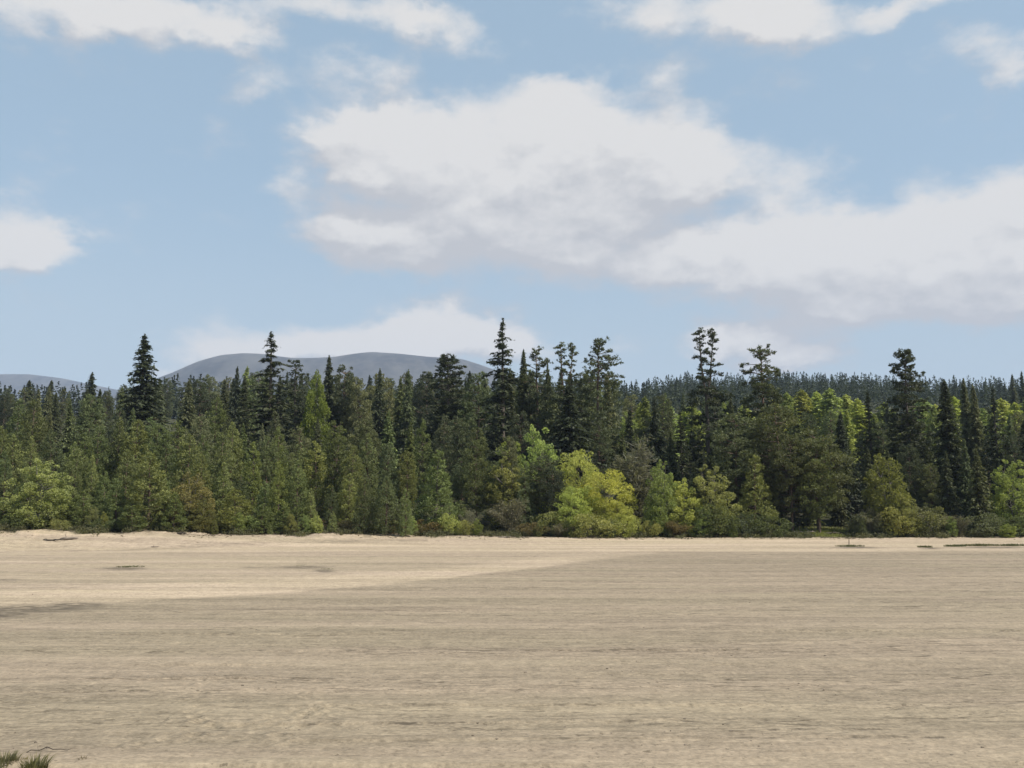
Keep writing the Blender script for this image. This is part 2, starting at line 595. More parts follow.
# keep the rows sensible beyond the shore
near = rr[rr < 128]
far = np.concatenate([np.arange(128.5, 420, 3.0), np.geomspace(425, 9500, 70)])
rr = np.concatenate([[0.5, 2.5, 5.0], near, far])
inview = np.arange(-36, 36.01, 0.1)
outer = np.concatenate([np.arange(36.5, 60, 1.0), np.arange(60, 300, 5.0), np.arange(300, 323.6, 1.0)])
th = np.radians(np.concatenate([inview, outer]))
nt, nr = len(th), len(rr)
R_, T_ = np.meshgrid(rr, th, indexing='ij')
GX, GY = R_ * np.sin(T_), R_ * np.cos(T_)
# rows at constant depth inside the view so that they run along the shore
inside = np.abs(np.where(T_ > np.pi, T_ - 2 * np.pi, T_)) < math.radians(37)
GZ = ground_h(GX, GY)
flat_w = 1 - sstep(-14, 2, GY - y_front(GX, GY))
GZ = GZ + fine_relief(GX, GY) * flat_w * sstep(0, 6, R_)
sel = (GY > 8) & (GY < 60)
fp = np.zeros_like(GX)
fp[sel] = footprints(GX[sel], GY[sel])
GZ = GZ + fp

# zones: how dry the sand is, wood floor, weed with painted step shade, grass glade
px, = (pxof(GX, GY),)
py = HOR + F * EYE / np.maximum(GY, 1)          # row a point of the flat stands at: only used to draw the drawn-in limits of the sand types
wob = (fbm(GX * 0.12, GY * 0.12, 4) - 0.5)
lim = np.interp(px, [-400, 0, 120, 230, 300, 380, 450, 530, 610, 660, 1024, 1500],
                [622, 608, 600, 594, 590, 583, 577, 567, 556, 551.5, 550, 549]) + wob * 5
above = 1 - sstep(lim - 1.2, lim + 2.0, py)
pale = 0.34 + 0.24 * fbm(GX * 0.05, GY * 0.3, 3)
beach = 1 - sstep(548 + wob * 3, 551 + wob * 3, py - np.interp(px, [0, 300, 600], [4, 0, 0]))
edge_l = np.interp(px, [-400, 0, 300, 610], [18, 16, 11, 5])
tongue = sstep(lim - edge_l - 5, lim - edge_l + 1, py) * above
tongue2 = sstep(557, 560, py) * (1 - sstep(563, 568, py)) * (px < 300) * 0.3
dry = above * np.clip(pale + 0.75 * beach + 0.62 * tongue * sstep(640, 520, px) + tongue2, 0, 1)
dry = np.clip(dry + (1 - above) * 0.10 * sstep(0.5, 0.7, fbm(GX * 0.02, GY * 0.25, 4)), 0, 1)
beyond = GY - y_front(GX, GY) + (fbm(GX * 0.35, GY * 0.35, 4) - 0.5) * 9
forest = sstep(-2.0, 0.6, beyond)


def patch(cx, cy, rx, ry, s=1.0):
    q = ((px - cx) / rx) ** 2 + ((py - cy) / ry) ** 2
    return s * np.exp(-q * 1.4)


weed = patch(45, 606, 55, 3.2, 1.9) + patch(5, 611, 34, 3.6, 1.8) + patch(88, 602, 30, 2.0, 1.5) + patch(130, 566.5, 22, 1.5, 2.0) + patch(305, 566, 30, 1.4, 1.4) \
    + patch(328, 569.5, 10, 1.4, 1.8) + patch(255, 566, 14, .8, .8) + patch(15, 577, 22, 1.2, .9) \
    + patch(850, 546.5, 24, 1.0, 1.3) + patch(925, 547.2, 12, 1.1, 1.2) + patch(985, 546, 40, 1.3, 1.3)
weed += 0.55 * np.exp(-((py - np.interp(px, [0, 130, 260, 420], [551, 549, 545, 542])) / 0.5) ** 2) * (px < 430) * (0.4 + fbm(GX * 0.5, GX * 0, 3))
for (yy, amp, ph) in STEPS:                      # shade of the little steps, painted dark through the weed mask
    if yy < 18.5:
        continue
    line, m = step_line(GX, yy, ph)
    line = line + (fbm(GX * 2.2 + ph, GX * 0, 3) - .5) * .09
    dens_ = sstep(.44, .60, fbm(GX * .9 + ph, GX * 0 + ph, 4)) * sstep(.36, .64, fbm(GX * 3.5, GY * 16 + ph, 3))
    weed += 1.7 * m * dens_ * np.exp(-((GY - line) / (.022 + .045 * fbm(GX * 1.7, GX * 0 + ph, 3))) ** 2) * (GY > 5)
weed = np.clip(weed, 0, 1) * (1 - forest)
dcx, dcy = at(812, 524, 122)[:2]
glade = np.exp(-(((GX - dcx) / 5.5) ** 2 + ((GY - 121) / 3.5) ** 2) ** 2) * forest
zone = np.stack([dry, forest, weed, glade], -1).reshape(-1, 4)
i, j = np.meshgrid(np.arange(nr - 1), np.arange(nt), indexing='ij')
j2 = (j + 1) % nt
Q = np.stack([i * nt + j, i * nt + j2, (i + 1) * nt + j2, (i + 1) * nt + j], -1).reshape(-1, 4)[:, ::-1]
GV = np.stack([GX, GY, GZ], -1).reshape(-1, 3)
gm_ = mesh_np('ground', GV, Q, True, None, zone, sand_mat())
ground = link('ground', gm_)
setting(ground)


# ------------------------------------------------------------------ mountains
def mountain_mat():
    m, t, out = new_mat('heather_hill')
    tcx = t.n('ShaderNodeTexCoord')
    n1 = t.noise(t.vmath('MULTIPLY', tcx.outputs['Object'], (1.0, .35, .6)), 0.008, 7.0, 0.65)
    n2 = t.noise(tcx.outputs['Object'], 0.03, 4.0, 0.6)
    c = t.mix(t.mrange(n1, 0.35, 0.65), (0.030, 0.033, 0.036, 1), (0.085, 0.083, 0.076, 1))
    c = t.mix(t.math('MULTIPLY', t.mrange(n2, 0.45, 0.7), 0.5), c, (0.095, 0.092, 0.092, 1))
    b = t.n('ShaderNodeBsdfPrincipled')
    t.l(c, b.inputs['Base Color'])
    b.inputs['Roughness'].default_value = 1.0
    t.l(b.outputs[0], out.inputs[0])
    return m


MTN = mountain_mat()


def ridge(name, prof, Y, depth, seed):
    pxs = np.linspace(prof[0][0], prof[-1][0], 260)
    pys = np.interp(pxs, [q[0] for q in prof], [q[1] for q in prof])
    ker = np.ones(5) / 5
    pys = np.convolve(np.pad(pys, 2, mode='edge'), ker, 'valid')
    js = np.linspace(-1, 1, 60)
    V = np.zeros((60, 260, 3))
    for c in range(260):
        top = at(pxs[c], pys[c], Y)
        for k, jj in enumerate(js):
            yy = Y + jj * depth
            V[k, c] = (top[0] * (1 + jj * depth / Y * 0.5), yy, top[2] * (1 - abs(jj) ** 1.35) + (10 - 40 * abs(jj)))
    nz = fbm(V[..., 0] * 0.004 + seed, V[..., 1] * 0.004, 5) - 0.5
    V[..., 2] += nz * 90 * np.minimum(1, np.abs(js)[:, None] * 3) - 10
    i, j = np.meshgrid(np.arange(59), np.arange(259), indexing='ij')
    Q = np.stack([i * 260 + j, i * 260 + j + 1, (i + 1) * 260 + j + 1, (i + 1) * 260 + j], -1).reshape(-1, 4)
    o = link(name, mesh_np(name, V.reshape(-1, 3), Q, True, None, None, MTN))
    setting(o)
    return o


ridge('mountain', [(60, 430), (120, 392), (150, 381), (175, 372), (200, 361), (222, 355), (245, 353), (265, 354), (290, 358), (315, 358), (334, 357),
                   (352, 354), (372, 352), (400, 354), (430, 357), (462, 359), (484, 366), (510, 376), (560, 392), (640, 420)], 3600, 1100, 3.0)
ridge('hill', [(-420, 380), (-200, 368), (-80, 372), (0, 374), (30, 374), (62, 378), (90, 384), (130, 392), (180, 405)], 4700, 900, 8.0)


# ------------------------------------------------------------------ tree prototypes
def trunk_path(H, r, lean=0.0, wob=0.02, n=9):
    z = np.linspace(0, 1, n)
    a = r.uniform(0, 6.28)
    wx = np.cumsum(r.normal(size=n)) * wob * H / n
    wy = np.cumsum(r.normal(size=n)) * wob * H / n
    return np.stack([wx + lean * H * z ** 1.5 * math.cos(a), wy + lean * H * z ** 1.5 * math.sin(a), z * H], -1)


def on_path(path, z):
    return np.stack([np.interp(z, path[:, 2], path[:, 0]), np.interp(z, path[:, 2], path[:, 1]), z], -1)


def fir(seed, H=20.0, R=2.7, base=0.06, whorls=38, nb=8, droop=0.30, rise=0.18, spray=17, prof=0.85, rag=0.22, gap=0.06, sl=0.55, sw=0.20, belly=0.0):
    """spire-shaped conifer: whorls of drooping boughs set with sprays of needles"""
    r = np.random.default_rng(seed)
    path = trunk_path(H, r, 0.0, 0.012)
    tr, cr = MB(), MB()
    zz = np.linspace(0, 1, 9)
    tr.tube(path * [1, 1, 1] - [0, 0, 0.3], 0.013 * H * (1 - zz) ** 0.9 + 0.02, 7)
    n = whorls * nb
    t = np.repeat(np.linspace(0, 0.985, whorls) ** 0.92, nb) + r.normal(size=n) * 0.008
    t = np.clip(t, 0, 0.99)
    keep = r.random(n) > gap
    t = t[keep]
    n = len(t)
    az = r.uniform(0, 2 * np.pi, n)
    wl = 1 + rag * r.normal(size=n)
    lob = 1 + 0.16 * np.sin(2 * az + 7 * t + seed) * (1 - t)
    L = np.maximum(0.12, R * ((1 - t) ** prof) * np.clip(wl, .45, 1.5) * lob * (1 - belly * (1 - t) ** 3) + 0.08)
    o = on_path(path, H * (base + (1 - base) * t))
    dr = np.stack([np.cos(az), np.sin(az), np.zeros(n)], -1)
    up = rise + 0.5 * t
    dp = droop * (1 - 0.8 * t) + 0.1 * r.normal(size=n)
    bt = r.random(n)
    # boughs
    for q in np.argsort(-L)[: min(n, 110)]:
        s = np.linspace(0, .9, 4)
        pp = o[q] + dr[q] * (L[q] * s)[:, None]
        pp[:, 2] += L[q] * (up[q] * s - (up[q] + dp[q]) * s ** 2)
        tr.tube(pp, np.linspace(0.05, 0.012, 4) * (L[q] / R + .4), 4)
    m = spray
    s = np.tile(np.linspace(0.10, 1.0, m), (n, 1)) + r.normal(size=(n, m)) * 0.05
    s = np.clip(s, 0.04, 1.04)
    side = r.choice([-1, 1], size=(n, m)) * r.random((n, m)) ** 0.7
    lat = np.stack([-np.sin(az), np.cos(az), np.zeros(n)], -1)
    wid = (0.32 * L[:, None] * (1.08 - s) + 0.06)
    P = o[:, None, :] + dr[:, None, :] * (L[:, None] * s)[..., None] + lat[:, None, :] * (side * wid)[..., None]
    P[..., 2] += L[:, None] * (up[:, None] * s - (up + dp)[:, None] * s ** 2) - 0.05 - 0.10 * np.abs(side) * wid + r.normal(size=(n, m)) * 0.06
    P = P.reshape(-1, 3)
    A = dr[:, None, :] * (0.7 + 0 * s)[..., None] + lat[:, None, :] * (side * 0.9)[..., None]
    A[..., 2] += 0.2 - 0.75 * s * (droop + .25) / .5 + r.normal(size=(n, m)) * 0.35
    A = norm(A.reshape(-1, 3) + r.normal(size=(n * m, 3)) * 0.18)
    S = norm(np.cross(A, unit(n * m, r) + [0, 0, 1.1]))
    sc = np.repeat(np.clip(L / R + 0.35, .45, 1.15), m)
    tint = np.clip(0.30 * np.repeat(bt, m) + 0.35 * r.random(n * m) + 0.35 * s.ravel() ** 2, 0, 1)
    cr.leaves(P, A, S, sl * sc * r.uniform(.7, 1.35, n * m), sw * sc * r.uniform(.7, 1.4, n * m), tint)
    # hanging twigs below the boughs: fill the depth of the crown
    P2 = P[::2] + r.normal(size=(len(P[::2]), 3)) * [.12, .12, .10] - [0, 0, .16]
    A2 = norm(r.normal(size=P2.shape) * [.6, .6, .3] - [0, 0, .55])
    S2 = norm(np.cross(A2, unit(len(P2), r)))
    cr.leaves(P2, A2, S2, sl * .8 * sc[::2], sw * .9 * sc[::2], tint[::2] * .7)
    # leader
    k = 40
    P3 = np.stack([r.normal(size=k) * .05, r.normal(size=k) * .05, H * (0.965 + 0.045 * np.linspace(0, 1, k))], -1) + path[-1] * [1, 1, 0]
    A3 = norm(r.normal(size=(k, 3)) * .5 + [0, 0, .9])
    cr.leaves(P3, A3, norm(np.cross(A3, unit(k, r))), .32, .10, r.random(k))
    return tr, cr, H * 1.01, R


def puff(cr, c, rad, flatz, k, size, r, bt, upb=0.5, aspect=0.55, shell=0.55, out=None):
    u = unit(k, r)
    q = (shell + (1 - shell) * r.random(k)) ** 0.6
    P = c + u * (rad * q)[:, None] * [1, 1, flatz]
    A = norm(u * 0.8 + [0, 0, upb] + r.normal(size=(k, 3)) * 0.55)
    S = norm(np.cross(A, unit(k, r)))
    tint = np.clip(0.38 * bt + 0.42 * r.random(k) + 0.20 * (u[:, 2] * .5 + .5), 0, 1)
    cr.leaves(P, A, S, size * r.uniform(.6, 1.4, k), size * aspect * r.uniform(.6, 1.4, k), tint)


def clump_tree(seed, H, R, env, n, rcl, k, size, flatz=0.7, base=0.12, tr0=0.014, limbs=60, upt=0.45, lobes=0.2, aspect=0.55, lean=0.01, inner=0.35, upb=.5, stems=1):
    r = np.random.default_rng(seed)
    tr, cr = MB(), MB()
    paths = []
    for s_ in range(stems):
        pth = trunk_path(H * (0.93 if s_ == 0 else r.uniform(.6, .85)), r, lean if s_ == 0 else r.uniform(.1, .25), 0.05)
        paths.append(pth)
        zz = np.linspace(0, 1, 9)
        tr.tube(pth - [0, 0, .25], (tr0 * H * (1 - .92 * zz) + 0.01) / (1 + .25 * (stems - 1)), 7)
    tt = np.linspace(0, 1, 400)
    pr = np.array([env(x) for x in tt]) + 0.08
    cdf = np.cumsum(pr)
    cdf /= cdf[-1]
    ts = np.interp((np.arange(n) + r.random(n)) / n, cdf, tt)
    r.shuffle(ts)
    lo = r.uniform(0, 6.28, 4)
    for q in range(n):
        t = ts[q]
        az = q * 2.39996 + r.normal() * .5
        lb = 1 + lobes * (math.sin(2 * az + lo[0] + 3 * t) + .7 * math.sin(3 * az + lo[1] - 5 * t))
        rad = R * env(t) * lb
        rho = rad * (inner + (1 - inner) * r.random() ** 0.45)
        z = H * (base + (1 - base) * t)
        pth = paths[q % stems]
        zz = min(z, pth[-1, 2])
        ax = on_path(pth, np.array([zz]))[0]
        c = np.array([ax[0] + rho * math.cos(az), ax[1] + rho * math.sin(az), z])
        rr_ = rcl * r.uniform(.6, 1.35) * (0.55 + .6 * env(t))
        puff(cr, c, rr_, flatz, int(k * (rr_ / rcl) ** 1.5) + 8, size, r, r.random(), upb, aspect)
        if q < limbs:
            z0 = max(H * base * .7, z - rho * upt - .2)
            z0 = min(z0, pth[-1, 2])
            a0 = on_path(pth, np.array([z0]))[0]
            s = np.linspace(0, 1, 5)
            pp = a0[None] * (1 - s)[:, None] + c[None] * s[:, None]
            pp[:, 2] += -0.12 * rho * np.sin(s * np.pi) * (1 if upt > 0 else -1)
            tr.tube(pp, np.linspace(.05, .012, 5) * (H / 12), 4)
    return tr, cr, H, R


def ragged(seed, H=26.0, R=2.6, crown=0.45, nb=30, twin=False, flat_top=True, low=True, k=46, size=.42, dense=1.0):
    """old conifer with an open top: bare limbs carrying separate plates of needles"""
    r = np.random.default_rng(seed)
    tr, cr = MB(), MB()
    path = trunk_path(H, r, 0.0, 0.03, 12)
    zz = np.linspace(0, 1, 12)
    tr.tube(path - [0, 0, .3], 0.0125 * H * (1 - zz) ** 0.8 + 0.035, 8)
    paths = [path]
    if twin:
        z0 = H * .62
        p2 = path[path[:, 2] > z0].copy()
        off = np.linspace(0, 1, len(p2)) ** 0.5
        p2[:, 0] += off * R * .42
        p2[:, 2] -= .2
        path[path[:, 2] > z0, 0] -= (off * R * .28)
        tr.V.pop(), tr.Q.pop(), tr.T.pop()
        tr.n = 0
        tr.tube(path - [0, 0, .3], 0.0125 * H * (1 - zz) ** 0.8 + 0.035, 8)
        tr.tube(p2, np.linspace(.16, .04, len(p2)), 6)
        paths.append(p2)
    for q in range(nb):
        t = (q + r.random()) / nb
        t = t ** .9
        z = H * (1 - crown + crown * t)
        pth = paths[q % len(paths)]
        z = min(z, pth[-1, 2] - .15)
        if z < pth[0, 2]:
            pth = paths[0]
        o = on_path(pth, np.array([z]))[0]
        az = q * 2.4 + r.normal() * .7
        prof = (1.15 - .75 * t ** 1.6) if flat_top else (1.05 - .95 * t)
        L = R * prof * r.uniform(.25, 1.15) * (.62 if len(paths) > 1 else 1)
        up = r.uniform(-.1, .45) + .45 * t
        sag = r.uniform(.1, .4)
        s = np.linspace(0, 1, 6)
        dr = np.array([math.cos(az), math.sin(az), 0])
        pp = o + dr * (L * s)[:, None]
        pp[:, 2] += L * (up * s - sag * s ** 2)
        tr.tube(pp, np.linspace(.075, .018, 6), 5)
        nc = max(2, int(r.integers(4, 9) * L / R * dense + .5))
        for c in range(nc):
            sc = r.uniform(.45, 1.05)
            cc = o + dr * L * sc + np.array([-dr[1], dr[0], 0]) * r.normal() * .22 * L
            cc[2] += L * (up * sc - sag * sc ** 2) + .12
            cc[2] += r.normal() * .16
            puff(cr, cc, r.uniform(.18, .46) * R / 2.6, r.uniform(.5, .9), int(k * .5), size * .85, r, r.random(), .35, .34, .1)
    for pth in paths:                                           # tip
        for c in range(4):
            puff(cr, pth[-1] + r.normal(size=3) * [.35, .35, .45] * R / 2.6 - [0, 0, .3], .32 * R / 2.6, .8, k // 2, size * .85, r, r.random(), .5, .36, .1)
    if low:                                                     # shaggy lower crown
        n = int(150 * dense)
        for q in range(n):
            t = r.random()
            z = H * (.10 + (1 - crown - .06) * t)
            az = r.uniform(0, 6.28)
            rad = R * (1.35 - .35 * t) * (1 + .2 * math.sin(3 * az + 9 * t))
            rho = rad * r.random() ** .5
            o = on_path(path, np.array([z]))[0]
            cc = o + np.array([math.cos(az) * rho, math.sin(az) * rho, -.12 * rho])
            puff(cr, cc, r.uniform(.5, .95) * R / 2.6, .5, int(k * 1.1), size * 1.1, r, r.random(), .1, .4, .3)
            if q < 50:
                tr.tube(np.stack([o - [0, 0, -.1], (o + cc) / 2, cc]), [.06, .04, .015], 4)
    return tr, cr, H, R


def twiggy(seed, H=6.0, R=2.6, stems=9, twigs=1500, leafy=250, ls=.14):
    r = np.random.default_rng(seed)
    tr, cr = MB(), MB()
    ends = []
    for s_ in range(stems):
        az = s_ * 2.4 + r.normal() * .3
        sp = r.uniform(.1, 1) ** .8
        s = np.linspace(0, 1, 6)
        top = np.array([math.cos(az) * R * sp * .8, math.sin(az) * R * sp * .8, H * (.92 - .35 * sp ** 2) * r.uniform(.8, 1)])
        pp = np.stack([top[0] * s ** 1.3, top[1] * s ** 1.3, top[2] * s], -1) + r.normal(size=(6, 3)) * .08 * s[:, None]
        tr.tube(pp - [0, 0, .15], np.linspace(.07, .015, 6) * H / 6, 5)
        ends.append(pp)
    E = np.stack(ends)
    k = twigs
    a = r.integers(0, stems, k)
    s = r.uniform(.0, 1, k) ** .85 * 4.99
    i0 = s.astype(int)
    f = (s - i0)[:, None]
    P = E[a, i0] * (1 - f) + E[a, np.minimum(i0 + 1, 5)] * f
    out = norm(P * [1, 1, 0] + r.normal(size=(k, 3)) * 1.0 * [1, 1, .5] + [0, 0, R * .22])
    Lg = r.uniform(.3, 1.2, k) * H / 6
    cen = P + out * (Lg * .5)[:, None]
    S = norm(np.cross(out, unit(k, r)))
    cr.leaves(cen, out, S, Lg, .045 * H / 6, r.random(k) * .6)
    n = k * 2
    b = r.integers(0, k, n)
    P2 = P[b] + out[b] * (Lg[b] * r.uniform(.4, 1.05, n))[:, None] + r.normal(size=(n, 3)) * .12
    A2 = norm(out[b] + r.normal(size=(n, 3)) * .7)
    cr.leaves(P2, A2, norm(np.cross(A2, unit(n, r))), .36 * H / 6, .05 * H / 6, r.random(n) * .7)
    m = leafy
    b = r.integers(0, k, m)
    P3 = P[b] + out[b] * Lg[b][:, None] + r.normal(size=(m, 3)) * .15
    A3 = unit(m, r)
    cr.leaves(P3, A3, norm(np.cross(A3, unit(m, r))), ls, ls * .6, .4 + .6 * r.random(m))
    return tr, cr, H, R


def dome(t):
    return math.sqrt(max(0, 1 - (2 * t - 1) ** 2 * 0.96)) if t > .35 else .55 + .45 * (t / .35) ** .7


def egg(t):
    return (math.sin(math.pi * min(1, (t * .86 + .14)) ** .72)) ** .75


def cone(t):
    return (1 - t) ** .72 * min(1, .72 + t * 2) + .05


def conic_round(t):
    return min(1, .75 + t * 1.2) * max(0.0, 1 - t ** 1.9) ** .75 + .04


def tall_dome(t):
    return min(1, .55 + t * 1.6) * math.sqrt(max(0, 1 - max(0, (t - .45) / .57) ** 2))


PROTO = {}


def proto(key, built, leafmat=FOL):
    tr, cr, H, R = built
    b = PROTO.setdefault(key, [])
    b.append((tr.mesh(key + '_trunk', BARK, True), cr.mesh(key + '_crown', leafmat), H, R))


for s in range(4):
    proto('spruce', fir(100 + s, 20, 2.7, whorls=40, nb=9, rag=.25, sl=.6, sw=.22, droop=.35))
for s in range(3):
    proto('narrow', fir(130 + s, 21, 2.0, base=.04, whorls=46, nb=9, rag=.16, sl=.5, sw=.2, droop=.42, prof=.72))
for s in range(3):
    proto('tiered', fir(140 + s, 24, 2.7, base=.05, whorls=27, nb=8, rag=.34, gap=.22, sl=.6, sw=.2, droop=.22, spray=20, prof=.8))
proto('lone', fir(150, 25, 3.2, base=.03, whorls=42, nb=10, rag=.30, gap=.08, sl=.65, sw=.24, droop=.2, spray=20, prof=.78, belly=.1))
for s in range(4):
    proto('larch', fir(160 + s, 17, 2.7, base=.05, whorls=36, nb=10, rag=.3, gap=.12, sl=.40, sw=.22, droop=.12, rise=.35, spray=20, prof=.52))
for s in range(5):
    proto('young_pine', clump_tree(200 + s, 12, 2.35, cone if s % 2 else conic_round, 230, .43, 40, .31, .9, base=.05, limbs=50, upt=.35, lobes=.16, aspect=.30, inner=.40, upb=.75))
for s in range(5):
    proto('old_pine', clump_tree(230 + s, 17, 3.0, tall_dome, 190, .64, 58, .36, .62, base=.16, limbs=70, upt=.2, lobes=.22, aspect=.36, inner=.4, upb=.5))
for s in range(3):
    proto('round_pine', clump_tree(250 + s, 14, 3.6, dome, 95, .80, 84, .38, .5, base=.22, limbs=80, upt=.15, lobes=.12, aspect=.36, inner=.5, upb=.45, tr0=.018))
for s in range(4):
    proto('birch', clump_tree(300 + s, 10, 2.5, egg, 150, .52, 84, .20, .9, base=.05, limbs=50, upt=.7, lobes=.2, aspect=.7, inner=.4, upb=.2, tr0=.011, stems=2), LEAF)
for s in range(3):
    proto('round_birch', clump_tree(380 + s, 10, 2.7, egg, 210, .46, 78, .19, 1.0, base=.03, limbs=50, upt=.75, lobes=.10, aspect=.7, inner=.35, upb=.35, tr0=.010, stems=3), LEAF)
for s in range(4):
    proto('willow', clump_tree(320 + s, 9, 4.0, dome, 120, .85, 130, .21, .62, base=.08, limbs=70, upt=.6, lobes=.2, aspect=.6, inner=.5, upb=.1, tr0=.012, stems=4), LEAF)
for s in range(4):
    proto('bush', clump_tree(340 + s, 3, 1.9, dome, 46, .48, 75, .16, .8, base=.02, limbs=30, upt=.8, lobes=.22, aspect=.6, inner=.3, upb=.3, tr0=.008, stems=4), LEAF)
for s in range(2):
    proto('grey_bush', twiggy(360 + s, 5, 2.7, 13, 2300, 1500, .14), LEAF)
proto('bare_tree', twiggy(370, 12, 2.6, 9, 1900, 200), LEAF)
for s in range(3):
    proto('scraggy', ragged(400 + s, 25, 2.6, .30, 32))
proto('twin_top', ragged(410, 27, 2.7, .36, 59, twin=True, k=50))
proto('umbrella', ragged(412, 25, 3.2, .26, 40, k=56))
proto('umbrella', ragged(413, 24, 3.0, .30, 40, k=56))
proto('wide_ragged', ragged(415, 25, 2.7, .42, 70, k=60, dense=1.25))

# base colours of needles and leaves
DARK = (.054, .064, .032)
DEEP = (.080, .092, .040)
MID = (.112, .132, .048)
GREY = (.130, .136, .060)
OLIVE = (.165, .180, .052)
PINE = (.132, .160, .050)
BROWNPINE = (0.096, 0.108, 0.046)
YELL = (.370, .385, .095)
LIME = (.310, .360, .085)
SPRING = (.225, .265, .072)
SOFT = (.235, .240, .080)
RUST = (.205, .178, .060)
TWIG = (0.190, 0.178, 0.118)
HEATH = (0.150, 0.122, 0.052)
BARKC = {'g': (.09, .075, .06), 'o': (.11, .075, .052), 'w': (.17, .155, .135)}
NTREES = [0]


def plant(key, name, cat, x, y, H, Wd, colr, label, group=None, var=None, bark='g', rot=None):
    ps = PROTO[key]
    tm, cmesh, ph, pr = ps[var % len(ps)] if var is not None else ps[NTREES[0] % len(ps)]
    NTREES[0] += 1
    z = float(ground_h(np.array([x]), np.array([y]))[0]) - .05
    e = link(name, None, None, (x, y, z))
    e.rotation_euler = (0, 0, random.uniform(0, 6.28) if rot is None else rot)
    s = Wd / (2 * pr)
    e.scale = (s, s, H / ph)
    tag(e, label, cat, group)
    t = link('trunk', tm, e)
    bk = BARKC[bark]
    t.color = (*bk, 1)
    c = link('crown', cmesh, e)
    j = random.uniform(.74, 1.28) if group else random.uniform(.94, 1.08)
    c.color = (colr[0] * j, colr[1] * j, colr[2] * j, 1)
    return e


def hero(pxl, top, D, Wpx, key, name, cat, colr, label, group=None, var=None, bark='g', rot=None):
    p = at(pxl, top, D)
    z = float(ground_h(np.array([p[0]]), np.array([p[1]]))[0])
    return plant(key, name, cat, p[0], p[1], p[2] - z, Wpx * D / F, colr, label, group, var, bark, rot)


